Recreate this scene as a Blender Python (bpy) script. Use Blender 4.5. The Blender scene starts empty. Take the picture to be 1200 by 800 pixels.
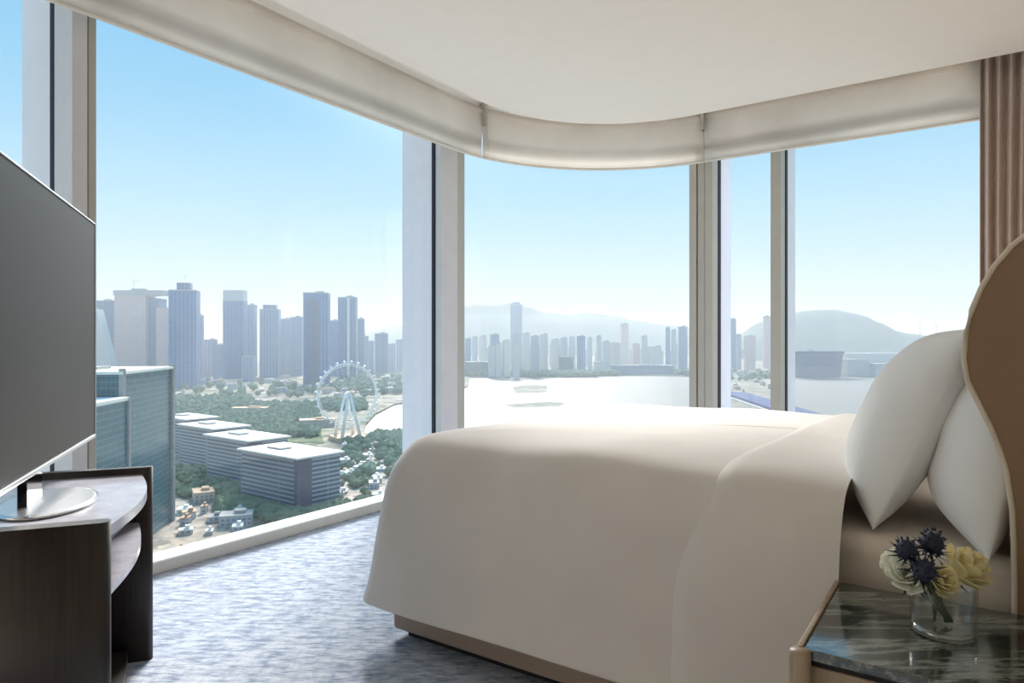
import bpy, bmesh, math, random
from mathutils import Vector, Matrix, noise
random.seed(7)
S = bpy.context.scene
COL = S.collection
PI = math.pi

# ------------------------------------------------------------------ frames of reference
CAM_Z = 1.2
F = 790.0                       # focal length in pixels of a 1200 px wide frame
P0 = Vector((-0.487, 2.75, 0))  # foot corner of the bed nearest the camera
U = Vector((-0.8243, 0.5662, 0))  # headboard -> foot
V = Vector((0.5662, 0.8243, 0))   # across the bed, away from camera
ZV = Vector((0, 0, 1))
GZ = CAM_Z - 150.0              # the city lies 150 m below

def W(u, v, z=0.0):
    return P0 + U * u + V * v + ZV * z

def ground(px, y, z=GZ):        # where the sight line through a picture point meets height z
    d = (CAM_Z - z) * F / (y - 400.0)
    return Vector(((px - 600) / F * d, d, z))

# ------------------------------------------------------------------ mesh builder
class MB:
    def __init__(s):
        s.v = []; s.f = []; s.uv = []; s.sm = []
    def face(s, idx, uv=None, smooth=False):
        s.f.append(tuple(idx)); s.uv.append(uv); s.sm.append(smooth)
    def add(s, verts, faces, smooth=False, uvs=None):
        b = len(s.v); s.v += [tuple(p) for p in verts]
        for i, f in enumerate(faces):
            s.face([b + k for k in f], uvs[i] if uvs else None, smooth)
    def obox(s, o, ax, ay, az):     # box from a corner and three edge vectors, with metre UVs on the sides
        o, ax, ay, az = Vector(o), Vector(ax), Vector(ay), Vector(az)
        if ax.cross(ay).dot(az) < 0:
            o, ax = o + ax, -ax
        p = [o, o + ax, o + ax + ay, o + ay]
        vs = p + [q + az for q in p]
        fs = [(3, 2, 1, 0), (4, 5, 6, 7), (0, 1, 5, 4), (1, 2, 6, 5), (2, 3, 7, 6), (3, 0, 4, 7)]
        lx, ly, lz = ax.length, ay.length, az.length
        def q(l, off): return [(off, 0), (off + l, 0), (off + l, lz), (off, lz)]
        uv = [None, None, q(lx, 0), q(ly, lx), q(lx, lx + ly), q(ly, 2 * lx + ly)]
        s.add(vs, fs, False, uv)
    def box(s, c, size, rot=0.0):
        c = Vector(c); r = Matrix.Rotation(rot, 3, 'Z')
        ax, ay, az = r @ Vector((size[0], 0, 0)), r @ Vector((0, size[1], 0)), Vector((0, 0, size[2]))
        s.obox(c - (ax + ay + az) / 2, ax, ay, az)
    def prism(s, pts, z0, z1, smooth=False):
        n = len(pts)
        a = sum(pts[i][0] * pts[(i + 1) % n][1] - pts[(i + 1) % n][0] * pts[i][1] for i in range(n))
        if a < 0: pts = pts[::-1]
        b = len(s.v)
        s.v += [(p[0], p[1], z0) for p in pts] + [(p[0], p[1], z1) for p in pts]
        s.face([b + i for i in range(n)][::-1]); s.face([b + n + i for i in range(n)])
        L = 0
        for i in range(n):
            j = (i + 1) % n
            l = math.hypot(pts[j][0] - pts[i][0], pts[j][1] - pts[i][1])
            s.face((b + i, b + j, b + n + j, b + n + i), [(L, 0), (L + l, 0), (L + l, z1 - z0), (L, z1 - z0)], smooth)
            L += l
    def tube(s, pts, r, n=8, cap=True, smooth=True):
        pts = [Vector(p) for p in pts]; b = len(s.v); m = len(pts)
        rr = r if isinstance(r, (list, tuple)) else [r] * m
        ref = Vector((0, 0, 1))
        for i, p in enumerate(pts):
            t = (pts[min(i + 1, m - 1)] - pts[max(i - 1, 0)]).normalized()
            k = ref if abs(t.dot(ref)) < .98 else Vector((1, 0, 0))
            a = t.cross(k).normalized(); c = t.cross(a).normalized()
            for j in range(n):
                th = 2 * PI * j / n
                s.v.append(tuple(p + (a * math.cos(th) + c * math.sin(th)) * rr[i]))
        for i in range(m - 1):
            for j in range(n):
                k = (j + 1) % n
                s.face((b + i * n + j, b + i * n + k, b + (i + 1) * n + k, b + (i + 1) * n + j), None, smooth)
        if cap:
            s.face([b + j for j in range(n)][::-1]); s.face([b + (m - 1) * n + j for j in range(n)])
    def lathe(s, c, prof, n=32, smooth=True, closed=False):
        c = Vector(c); b = len(s.v); m = len(prof)
        for r, z in prof:
            for j in range(n):
                th = 2 * PI * j / n
                s.v.append((c.x + r * math.cos(th), c.y + r * math.sin(th), c.z + z))
        for i in range(m if closed else m - 1):
            i2 = (i + 1) % m
            for j in range(n):
                k = (j + 1) % n
                s.face((b + i * n + j, b + i * n + k, b + i2 * n + k, b + i2 * n + j), None, smooth)
    def grid(s, rows, smooth=True, flip=False):
        b = len(s.v); n = len(rows[0])
        for r in rows: s.v += [tuple(p) for p in r]
        for i in range(len(rows) - 1):
            for j in range(n - 1):
                q = (b + i * n + j, b + i * n + j + 1, b + (i + 1) * n + j + 1, b + (i + 1) * n + j)
                s.face(q[::-1] if flip else q, None, smooth)
    def ball(s, c, r, sub=1, sq=(1, 1, 1), jit=0.0):
        bm = bmesh.new(); bmesh.ops.create_icosphere(bm, subdivisions=sub, radius=1)
        bm.verts.ensure_lookup_table()
        vs = []
        for q in bm.verts:
            k = r * (1 + random.uniform(-jit, jit))
            vs.append((c[0] + q.co.x * k * sq[0], c[1] + q.co.y * k * sq[1], c[2] + q.co.z * k * sq[2]))
        s.add(vs, [[q.index for q in f.verts] for f in bm.faces], True); bm.free()
    def build(s, name, mat, parent=None, bevel=0.0, origin=None, seg=2):
        me = bpy.data.meshes.new(name)
        vs = [Vector(p) for p in s.v]
        if parent is not None and origin is None: origin = parent.location
        if origin is None:
            lo = [min(p[i] for p in vs) for i in range(3)]; hi = [max(p[i] for p in vs) for i in range(3)]
            origin = Vector(((lo[0] + hi[0]) / 2, (lo[1] + hi[1]) / 2, lo[2]))
        origin = Vector(origin)
        me.from_pydata([tuple(p - origin) for p in vs], [], s.f)
        lay = me.uv_layers.new(name='UVMap')
        for poly, uv, sm in zip(me.polygons, s.uv, s.sm):
            poly.use_smooth = sm
            if uv:
                for li, c in zip(poly.loop_indices, uv): lay.data[li].uv = c
        me.materials.append(mat); me.validate(); me.update()
        o = bpy.data.objects.new(name, me); COL.objects.link(o)
        if parent is not None:
            o.parent = parent
            w = parent.location if parent.parent is None else parent.parent.location + parent.location
            o.location = origin - w
        else:
            o.location = origin
        if bevel:
            m = o.modifiers.new('Bevel', 'BEVEL'); m.width = bevel; m.segments = seg; m.limit_method = 'ANGLE'; m.angle_limit = math.radians(40)
            for p in me.polygons: p.use_smooth = True
            w_ = o.modifiers.new('WN', 'WEIGHTED_NORMAL'); w_.keep_sharp = True
        return o

def thing(name, label, cat, loc, group=None, kind=None):
    o = bpy.data.objects.new(name, None); COL.objects.link(o); o.location = loc
    o.empty_display_size = .1
    return tag(o, label, cat, group, kind)
def tag(o, label, cat, group=None, kind=None):
    o['label'] = label; o['category'] = cat
    if group: o['group'] = group
    if kind: o['kind'] = kind
    return o
def struct(o, label=None, cat=None):
    o['kind'] = 'structure'
    if label: o['label'] = label
    if cat: o['category'] = cat
    return o
def part(mb, name, mat, parent, bevel=0.0, label=None, seg=2):
    # a child of a thing, or of a part that itself is a child
    o = mb.build(name, mat, None, bevel, origin=top_of(parent).location, seg=seg)
    o.parent = parent
    o.location = (0, 0, 0)
    if label: o['label'] = label
    return o
def top_of(o):
    while o.parent: o = o.parent
    return o

# ------------------------------------------------------------------ materials
def srgb(r, g, b):
    def f(c):
        c /= 255.0
        return c / 12.92 if c <= .04045 else ((c + .055) / 1.055) ** 2.4
    return (f(r), f(g), f(b), 1)
class NT:
    def __init__(s, name):
        s.m = bpy.data.materials.new(name); s.m.use_nodes = True
        s.t = s.m.node_tree; s.n = s.t.nodes; s.n.clear()
        s.out = s.n.new('ShaderNodeOutputMaterial')
    def add(s, typ, **kw):
        n = s.n.new(typ)
        for k, v in kw.items():
            if k == 'op': n.operation = v
            elif hasattr(n, k) and k not in n.inputs: setattr(n, k, v)
            else: n.inputs[k].default_value = v
        return n
    def l(s, a, b): s.t.links.new(a, b)
    def math(s, op, a, b=0.0, clamp=False):
        n = s.n.new('ShaderNodeMath'); n.operation = op; n.use_clamp = clamp
        for i, x in enumerate((a, b)):
            if hasattr(x, 'is_output') or hasattr(x, 'links'): s.l(x, n.inputs[i])
            else: n.inputs[i].default_value = x
        return n.outputs[0]
    def mix(s, fac, a, b):
        n = s.n.new('ShaderNodeMix'); n.data_type = 'RGBA'
        for sock, x in ((n.inputs[0], fac), (n.inputs[6], a), (n.inputs[7], b)):
            if hasattr(x, 'links'): s.l(x, sock)
            else: sock.default_value = x
        return n.outputs[2]
    def pbsdf(s, color, rough=.6, metal=0.0, spec=.5):
        b = s.n.new('ShaderNodeBsdfPrincipled')
        if hasattr(color, 'links'): s.l(color, b.inputs['Base Color'])
        else: b.inputs['Base Color'].default_value = color
        b.inputs['Roughness'].default_value = rough; b.inputs['Metallic'].default_value = metal
        b.inputs['Specular IOR Level'].default_value = spec
        s.l(b.outputs[0], s.out.inputs[0]); s.b = b
        return b
    def bump(s, h, strength=.3, dist=.01):
        n = s.n.new('ShaderNodeBump'); n.inputs['Strength'].default_value = strength; n.inputs['Distance'].default_value = dist
        s.l(h, n.inputs['Height']); s.l(n.outputs[0], s.b.inputs['Normal'])
    def coord(s, which='Object', rot=0.0, scale=(1, 1, 1)):
        t = s.n.new('ShaderNodeTexCoord'); m = s.n.new('ShaderNodeMapping')
        m.inputs['Rotation'].default_value = (0, 0, rot); m.inputs['Scale'].default_value = scale
        s.l(t.outputs[which], m.inputs[0]); return m.outputs[0]
    def noise(s, vec, scale, detail=4, rough=.55):
        n = s.n.new('ShaderNodeTexNoise'); n.inputs['Scale'].default_value = scale
        n.inputs['Detail'].default_value = detail; n.inputs['Roughness'].default_value = rough
        s.l(vec, n.inputs['Vector']); return n.outputs['Fac']
    def ramp(s, fac, stops):
        n = s.n.new('ShaderNodeValToRGB'); e = n.color_ramp.elements
        while len(e) < len(stops): e.new(.5)
        for i, (p, c) in enumerate(stops): e[i].position = p; e[i].color = c
        s.l(fac, n.inputs[0]); return n.outputs[0]

def plain(name, col, rough=.6, metal=0.0, var=.06, scale=8.0, spec=.5, bump=0.0):
    n = NT(name); nz = n.noise(n.coord(), scale)
    dark = tuple(c * (1 - var) for c in col[:3]) + (1,); lite = tuple(min(1, c * (1 + var)) for c in col[:3]) + (1,)
    n.pbsdf(n.ramp(nz, [(.3, dark), (.7, lite)]), rough, metal, spec)
    if bump: n.bump(nz, bump, .01)
    return n.m

def fabric(name, col, scale=400, translucent=0.0, bump=.15, rough=.9, spec=.1):
    n = NT(name); c = n.coord()
    w1 = n.noise(c, scale, 2); w2 = n.noise(c, 3.0, 3)
    colr = n.ramp(w2, [(.3, tuple(x * .95 for x in col[:3]) + (1,)), (.7, tuple(min(1, x * 1.04) for x in col[:3]) + (1,))])
    b = n.pbsdf(colr, rough, 0, spec); b.inputs['Sheen Weight'].default_value = .15
    n.bump(w1, bump, .002)
    if translucent:
        t = n.add('ShaderNodeBsdfTranslucent'); n.l(colr, t.inputs[0])
        m = n.add('ShaderNodeMixShader'); m.inputs[0].default_value = translucent
        n.l(b.outputs[0], m.inputs[1]); n.l(t.outputs[0], m.inputs[2]); n.l(m.outputs[0], n.out.inputs[0])
    return n.m

def facade(name, wall, glass, fh=4.0, bay=4.0, th=.35, tv=.2, rough=.35):
    n = NT(name); t = n.add('ShaderNodeUVMap'); t.uv_map = 'UVMap'
    sp = n.add('ShaderNodeSeparateXYZ'); n.l(t.outputs[0], sp.inputs[0])
    fz = n.math('FRACT', n.math('DIVIDE', sp.outputs[1], fh)); fx = n.math('FRACT', n.math('DIVIDE', sp.outputs[0], bay))
    band = n.math('LESS_THAN', fz, th); mul = n.math('LESS_THAN', fx, tv)
    solid = n.math('MAXIMUM', band, mul)
    ix = n.math('FLOOR', n.math('DIVIDE', sp.outputs[0], bay)); iz = n.math('FLOOR', n.math('DIVIDE', sp.outputs[1], fh))
    cv = n.add('ShaderNodeCombineXYZ'); n.l(ix, cv.inputs[0]); n.l(iz, cv.inputs[1])
    wn = n.add('ShaderNodeTexWhiteNoise'); n.l(cv.outputs[0], wn.inputs['Vector'])
    g2 = tuple(min(1, c * 1.35 + .01) for c in glass[:3]) + (1,)
    gl = n.mix(wn.outputs['Value'], glass, g2)
    n.pbsdf(n.mix(solid, gl, wall), rough, 0, .5)
    return n.m

M = {}
M['ceiling'] = plain('ceiling_paint', srgb(250, 240, 230), .9, var=.01)
M['wall'] = plain('wall_paint', srgb(232, 220, 202), .9, var=.02)
M['wood_panel'] = plain('wood_panel', srgb(120, 98, 80), .5, var=.12, scale=5)
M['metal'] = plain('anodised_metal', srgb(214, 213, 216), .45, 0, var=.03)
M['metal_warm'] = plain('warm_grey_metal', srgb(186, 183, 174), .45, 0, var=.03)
M['fin'] = plain('pale_facade_metal', srgb(244, 242, 250), .5, 0, var=.02)
M['gasket'] = plain('black_gasket', srgb(25, 28, 40), .7)
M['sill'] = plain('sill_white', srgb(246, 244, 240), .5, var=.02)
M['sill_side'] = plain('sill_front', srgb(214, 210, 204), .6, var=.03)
M['blind'] = fabric('blind_cloth', srgb(252, 247, 242), 500, .62)
M['rail'] = plain('blind_rail', srgb(228, 222, 212), .5)
M['chrome'] = plain('chrome', srgb(210, 210, 212), .12, 1.0, var=.01)
M['bedding'] = fabric('white_bedding', srgb(225, 217, 210), 350, 0)
M['sheet'] = fabric('sheet_cloth', srgb(224, 214, 202), 350, 0)
M['pillow'] = fabric('pillow_cotton', srgb(247, 245, 243), 350, 0)
M['bed_base'] = fabric('taupe_upholstery', srgb(172, 154, 140), 300, 0)
M['plinth'] = plain('plinth_black', srgb(24, 20, 20), .7)
M['leather'] = fabric('brown_upholstery', srgb(150, 122, 98), 260, 0, .25, .7)
M['piping'] = fabric('pale_piping', srgb(222, 206, 186), 200)
M['curtain'] = fabric('curtain_cloth', srgb(208, 190, 180), 300, .12)
M['stone'] = None
n = NT('grey_top_stone'); c = n.coord(scale=(6, 6, 6)); nz = n.noise(c, 2.2, 6, .7)
n.pbsdf(n.ramp(nz, [(.3, srgb(168, 163, 176)), (.55, srgb(190, 186, 196)), (.75, srgb(206, 202, 210))]), .2); M['stone'] = n.m
n = NT('dark_veneer'); c = n.coord(scale=(30, 30, 1.6)); nz = n.noise(c, 3, 5)
n.pbsdf(n.ramp(nz, [(.3, srgb(36, 28, 26)), (.7, srgb(54, 43, 39))]), .42); M['veneer'] = n.m
n = NT('light_veneer'); c = n.coord(scale=(20, 20, 2)); nz = n.noise(c, 3, 5)
n.pbsdf(n.ramp(nz, [(.3, srgb(150, 128, 106)), (.7, srgb(174, 152, 128))]), .45); M['oak'] = n.m
n = NT('dark_marble'); c = n.coord(rot=-.6, scale=(1.2, 6, 4)); nz = n.noise(c, 3.2, 8, .72)
n.pbsdf(n.ramp(nz, [(.36, srgb(24, 28, 25)), (.50, srgb(58, 64, 56)), (.58, srgb(128, 130, 120)), (.64, srgb(38, 44, 38))]), .1); n.b.inputs['IOR'].default_value = 2.1; M['marble'] = n.m
n = NT('tv_glass'); n.pbsdf(srgb(60, 56, 53), .45, 0, .12); M['screen'] = n.m
M['black'] = plain('black_plastic', srgb(18, 18, 20), .3)
M['gloss_black'] = plain('gloss_black', srgb(14, 14, 16), .08)
M['silver'] = plain('silver_trim', srgb(196, 196, 198), .28, .9, var=.01)
# woven carpet: rows of short dashes and pale lines of a loose grid
n = NT('blue_carpet'); rot = math.atan2(U.y, U.x)
c = n.coord(rot=-rot)
d1a = n.noise(n.coord(scale=(7, 24, 1)), 1.5, 2, .5); d1b = n.noise(n.coord(scale=(16, 80, 1)), 1.5, 2, .6)
d1 = n.math('ADD', n.math('MULTIPLY', d1a, .6), n.math('MULTIPLY', d1b, .4))
d2 = n.noise(n.coord(rot=-rot, scale=(30, 9, 1)), 1.4, 3, .6)
d3 = n.noise(n.coord(), 1.3, 3, .5)
sp = n.add('ShaderNodeSeparateXYZ'); n.l(c, sp.inputs[0])
wob = n.math('MULTIPLY', n.noise(c, 5, 3), .10)
fx = n.math('ABSOLUTE', n.math('SUBTRACT', n.math('FRACT', n.math('MULTIPLY', n.math('ADD', sp.outputs[0], wob), 3.6)), .5))
gx = n.math('SUBTRACT', 1.0, n.math('MULTIPLY', fx, 9.0), True)
base = n.ramp(d1, [(.38, srgb(134, 145, 166)), (.48, srgb(172, 180, 196)), (.58, srgb(202, 207, 215))])
base = n.mix(n.math('MULTIPLY', n.math('GREATER_THAN', d2, .57), .25), base, srgb(126, 140, 168))
base = n.mix(n.math('MULTIPLY', gx, n.math('MULTIPLY', d3, .8)), base, srgb(206, 210, 216))
n.pbsdf(base, .95, 0, .1); n.bump(n.noise(n.coord(), 260, 2), .5, .006); M['carpet'] = n.m
# clear pane: straight-through view with a mirror sheen
n = NT('window_glass'); tr = n.add('ShaderNodeBsdfTransparent'); tr.inputs[0].default_value = (.965, .98, .985, 1)
gl = n.add('ShaderNodeBsdfGlossy'); gl.inputs['Roughness'].default_value = .01
fr = n.add('ShaderNodeLayerWeight'); fr.inputs[0].default_value = .5
mx = n.add('ShaderNodeMixShader'); n.l(n.math('ADD', n.math('MULTIPLY', n.math('POWER', fr.outputs['Facing'], 4.0), .5), .03), mx.inputs[0]); n.l(tr.outputs[0], mx.inputs[1]); n.l(gl.outputs[0], mx.inputs[2]); n.l(mx.outputs[0], n.out.inputs[0])
M['pane'] = n.m
n = NT('vase_glass'); tr = n.add('ShaderNodeBsdfTransparent'); tr.inputs[0].default_value = (.97, .98, .975, 1)
gl = n.add('ShaderNodeBsdfGlossy'); gl.inputs['Roughness'].default_value = .02
fr = n.add('ShaderNodeLayerWeight'); fr.inputs[0].default_value = .5
mx = n.add('ShaderNodeMixShader'); n.l(n.math('ADD', n.math('MULTIPLY', n.math('POWER', fr.outputs['Facing'], 3.0), .6), .04), mx.inputs[0]); n.l(tr.outputs[0], mx.inputs[1]); n.l(gl.outputs[0], mx.inputs[2]); n.l(mx.outputs[0], n.out.inputs[0])
M['vase'] = n.m
n = NT('thick_glass'); tr = n.add('ShaderNodeBsdfTransparent'); tr.inputs[0].default_value = (.9, .92, .91, 1); b_ = n.add('ShaderNodeBsdfGlossy'); b_.inputs['Roughness'].default_value = .15
mx = n.add('ShaderNodeMixShader'); mx.inputs[0].default_value = .4; n.l(tr.outputs[0], mx.inputs[1]); n.l(b_.outputs[0], mx.inputs[2]); n.l(mx.outputs[0], n.out.inputs[0]); M['base_glass'] = n.m
M['rose_white'] = fabric('rose_white', srgb(255, 252, 240), 60, .5, .1, .6)
M['rose_cream'] = fabric('rose_cream', srgb(255, 244, 208), 60, .5, .1, .6)
M['thistle'] = plain('thistle_blue', srgb(40, 44, 66), .6, var=.25, scale=60)
M['bract'] = plain('thistle_bract', srgb(44, 54, 68), .6, var=.2, scale=40)
M['stem'] = plain('stem_green', srgb(58, 74, 40), .6, var=.15)

# ------------------------------------------------------------------ the room
CU, CV = -0.10, 2.05            # centre of the rounded corner
def along(r, u_end=-2.35, v_end=-3.4, n=24, vc=0.0):
    """a line along the left windows, round the corner and along the far windows, at radius r"""
    pts = [(CU + r, v_end)]
    for i in range(n + 1):
        a = (PI / 2) * i / n
        pts.append((CU + r * math.cos(a), CV + r * math.sin(a)))
    pts.append((u_end, CV + r))
    return pts
R_CEIL, R_BLIND, R_SILL, R_GLASS = 1.20, 1.48, 1.62, 1.76
HC = 3.0
WALL_U, WALL_V = -2.42, -3.4

def plan(uvs):
    return [(W(u, v).x, W(u, v).y) for u, v in uvs]

m = MB(); m.prism(plan(along(R_GLASS + .1, WALL_U) + [(WALL_U, WALL_V)]), -.25, 0.0)
struct(m.build('floor', M['carpet'], origin=(0, 0, 0)), 'blue grey woven carpet floor of the bedroom', 'floor')
m = MB(); m.prism(plan(along(R_CEIL, WALL_U) + [(WALL_U, WALL_V)]), HC, HC + .12)
ce = struct(m.build('ceiling', M['ceiling']), 'cream plaster ceiling with a rounded corner', 'ceiling')
m = MB(); m.prism(plan(along(R_GLASS + .4, WALL_U) + [(WALL_U, WALL_V)]), HC + .13, HC + .35)
part(m, 'blind_recess', M['ceiling'], ce)
m = MB(); m.obox(W(WALL_U, WALL_V, 0), -U * .15, V * (CV + R_GLASS - WALL_V + .1), ZV * 3.3)
struct(m.build('wall_head', M['wall']), 'wall behind the bed head', 'wall')
m = MB(); m.obox(W(WALL_U, WALL_V, 0), U * (CU + R_GLASS - WALL_U + .1), -V * .15, ZV * 3.3)
struct(m.build('wall_back', M['wall']), 'wall facing the far windows', 'wall')

# low sill that follows the glass
def strip(mb, r0, r1, z0, z1, u_end=-2.4, v_end=-3.38):
    a = along(r0, u_end, v_end); b = along(r1, u_end, v_end)
    mb.prism(plan(a + b[::-1]), z0, z1)
m = MB(); strip(m, R_SILL, R_GLASS + .03, 0.0, .062)
sl = struct(m.build('trim_5', M['sill_side'], bevel=.004), 'low window sill with a white top running along the glass', 'sill')
m = MB(); strip(m, R_SILL - .012, R_GLASS - .02, .062, .072); part(m, 'sill_top', M['sill'], sl)
# head frame of the glazing, above the blinds
m = MB(); strip(m, R_GLASS - .05, R_GLASS + .05, 2.98, 3.13)
struct(m.build('trim_6', M['metal']), 'metal head frame of the glazing', 'trim')

def inter_left(px, u):          # v on the left glass line seen at pixel px
    r = (px - 600) / F; rel = lambda s: Vector((r * s, s, 0)) - P0
    s = (u + P0.dot(U)) / (Vector((r, 1, 0)).dot(U)); return rel(s).dot(V)
def inter_far(px, v):
    r = (px - 600) / F; s = (v + P0.dot(V)) / (Vector((r, 1, 0)).dot(V)); return (Vector((r * s, s, 0)) - P0).dot(U)

UG, VG = CU + R_GLASS, CV + R_GLASS
# mullions
def mullion_left(name, v0, w, label, split, inner):
    z0, z1 = .072, 2.98
    root = struct(thing(name, label, 'mullion', W(UG, v0, 0)))
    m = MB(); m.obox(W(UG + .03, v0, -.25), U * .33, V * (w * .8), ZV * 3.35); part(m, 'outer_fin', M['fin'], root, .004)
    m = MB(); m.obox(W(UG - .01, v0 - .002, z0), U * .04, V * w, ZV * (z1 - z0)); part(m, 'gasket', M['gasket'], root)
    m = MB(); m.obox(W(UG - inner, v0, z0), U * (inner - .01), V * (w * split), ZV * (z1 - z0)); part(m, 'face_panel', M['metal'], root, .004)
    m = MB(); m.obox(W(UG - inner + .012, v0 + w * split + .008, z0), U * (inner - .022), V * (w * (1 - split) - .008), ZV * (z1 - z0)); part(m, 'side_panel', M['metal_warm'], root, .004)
    return root
vA = inter_left(80, UG - .16); vB = inter_left(517, UG - .07)
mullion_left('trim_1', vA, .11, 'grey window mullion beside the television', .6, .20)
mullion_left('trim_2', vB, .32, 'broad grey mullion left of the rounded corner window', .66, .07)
def mullion_far(name, u0, w, label, inner, grooves):
    z0, z1 = .072, 2.98
    root = struct(thing(name, label, 'mullion', W(u0, VG, 0)))
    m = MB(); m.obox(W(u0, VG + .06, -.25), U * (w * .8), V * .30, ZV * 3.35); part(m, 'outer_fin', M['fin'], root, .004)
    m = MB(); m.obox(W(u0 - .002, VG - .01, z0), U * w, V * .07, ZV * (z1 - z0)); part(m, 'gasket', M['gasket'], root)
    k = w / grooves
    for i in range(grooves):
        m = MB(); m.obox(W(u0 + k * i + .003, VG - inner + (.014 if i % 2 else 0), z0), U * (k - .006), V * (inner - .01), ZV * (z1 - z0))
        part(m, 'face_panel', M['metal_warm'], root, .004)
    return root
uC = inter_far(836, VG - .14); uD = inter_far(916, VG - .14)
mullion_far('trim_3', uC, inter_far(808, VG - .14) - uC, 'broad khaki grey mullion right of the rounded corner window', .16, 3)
mullion_far('trim_4', uD, inter_far(903, VG - .14) - uD, 'slim grey mullion nearest the curtain', .16, 1)

# panes
def pane(name, uvs, label):
    m = MB(); n_ = len(uvs)
    a = [W(u, v, .05) for u, v in uvs]; b = [W(u, v, 3.0) for u, v in uvs]
    m.grid([a, b])
    o = m.build(name, M['pane']); struct(o, label, 'window')
    return o
pane('window_1', [(UG, -3.38), (UG, vA)], 'clear pane at the left edge behind the television')
pane('window_2', [(UG, vA + .1), (UG, vB)], 'wide clear pane between the television and the bed foot')
pane('window_3', [(UG, vB + .2)] + [(CU + R_GLASS * math.cos(a), CV + R_GLASS * math.sin(a)) for a in [PI / 2 * i / 24 for i in range(1, 25)]] + [(uC + .1, VG)], 'rounded corner pane behind the bed')
pane('window_4', [(uC, VG), (uD + .05, VG)], 'narrow clear pane between the two right mullions')
pane('window_5', [(uD, VG), (-2.4, VG)], 'wide clear pane beside the curtain')

# roller blinds, each: roll, sheet, bottom rail, bracket
def blind(label, uvs, zb, chain=False, chain_at=None, bracket_first=True):
    mid = uvs[len(uvs) // 2]
    root = thing('roller_blind', label, 'blind', W(mid[0], mid[1], 2.6))
    def off(i, d):
        a = Vector(uvs[max(i - 1, 0)]); b = Vector(uvs[min(i + 1, len(uvs) - 1)]); t = (b - a).normalized()
        nrm = Vector((-t.y, t.x))
        return Vector(uvs[i]) + nrm * d         # towards the room for lines walked left to right
    rows = []
    for z, d in ((HC + .1, 0.012), (HC + .03, .012), (HC - .03, .011), (HC - .07, .008), (HC - .12, .004), (HC - .2, 0), (zb + .1, 0), (zb, .0)):
        rows.append([W(*off(i, d), z) for i in range(len(uvs))])
    m = MB(); m.grid(rows); o = part(m, 'fabric_sheet', M['blind'], root)
    md = o.modifiers.new('Solid', 'SOLIDIFY'); md.thickness = .003
    m = MB(); m.tube([W(*off(i, 0.0), HC + .06) for i in range(len(uvs))], .028, 12); part(m, 'fabric_roll', M['blind'], root)
    m = MB(); m.tube([W(*off(i, 0.0), zb - .004) for i in range(len(uvs))], .011, 8); part(m, 'bottom_rail', M['rail'], root)
    for e in (0, len(uvs) - 1):
        p = W(*off(e, .055), 0); q = W(*off(e, -.03), 0)
        m = MB(); d = (q - p); t = d.cross(ZV).normalized() * .008
        m.obox(p - t + ZV * (HC - .055), t * 2, d, ZV * .18); part(m, 'bracket', M['metal_warm'], root)
    if chain:
        e = len(uvs) - 1
        m = MB()
        for k in range(9):
            m.ball(W(*off(e, .07), HC - .055 - k * .013), .0065, 1)
        part(m, 'bead_chain', M['chrome'], root)
        m = MB(); m.lathe(W(*off(e, .07), HC - .27), [(.0, 0), (.012, .004), (.02, .03), (.016, .06), (.022, .085), (.01, .1), (0, .102)], 12); part(m, 'chain_weight', M['vase'], root, label='clear acrylic chain weight')
    return root
UB, VBl = CU + R_BLIND, CV + R_BLIND
def lin(a, b, n): return [(a[0] + (b[0] - a[0]) * i / n, a[1] + (b[1] - a[1]) * i / n) for i in range(n + 1)]
u3 = inter_far(812, VBl)
def arc_pt(a_): return (CU + R_BLIND * math.cos(a_), CV + R_BLIND * math.sin(a_))
def px_of(p): q = W(p[0], p[1], 0); return 600 + F * q.x / q.y
ja = min((i * .002 for i in range(800)), key=lambda a_: abs(px_of(arc_pt(a_)) - 565))
blind('long cream roller blind rolled up over the left windows', lin((UB, -3.35), (UB, CV), 10) + [arc_pt(ja * i / 8 - .004) for i in range(1, 9)], 2.70, True)
arc = [arc_pt(ja + .004 + (PI / 2 - ja - .004) * i / 26) for i in range(27)] + ([(u3 + .002, VBl)] if u3 + .01 < CU else [])
blind('curved cream roller blind rolled up over the rounded corner window', arc, 2.70)
blind('short cream roller blind rolled up next to the curtain', lin((min(u3, CU) - .006, VBl), (inter_far(1153, VBl), VBl), 10), 2.70)

# curtain
cu0 = inter_far(1151, VBl - .1)
def fold(t, k=0):
    return .045 * math.sin(t * 2 * PI * 7.0 + .5 * math.sin(t * 9)) + .012 * math.sin(t * 40)
pts = []
rows = []
NF = 160
for z in [.02, .5, 1.0, 1.5, 2.0, 2.5, 2.9, HC + .08]:
    row = []
    for i in range(NF + 1):
        t = i / NF; sq = 1.0 + .04 * math.sin(z * 2.1 + 1)
        row.append(W(cu0 - .40 * t * sq + .01, VBl - .11 + fold(t) * (.75 + .25 * (3 - z) / 3), z))
    rows.append(row)
cur = thing('curtain', 'pinkish brown pleated curtain hanging beside the right window', 'curtain', W(cu0 - .2, VBl - .11, 0))
m = MB(); m.grid(rows); o = part(m, 'pleated_cloth', M['curtain'], cur); md = o.modifiers.new('Solid', 'SOLIDIFY'); md.thickness = .004
m = MB(); m.tube([W(cu0 + .02, VBl - .11, HC + .105), W(WALL_U + .01, VBl - .11, HC + .105)], .012, 8); part(m, 'track', M['metal'], cur)

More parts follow.
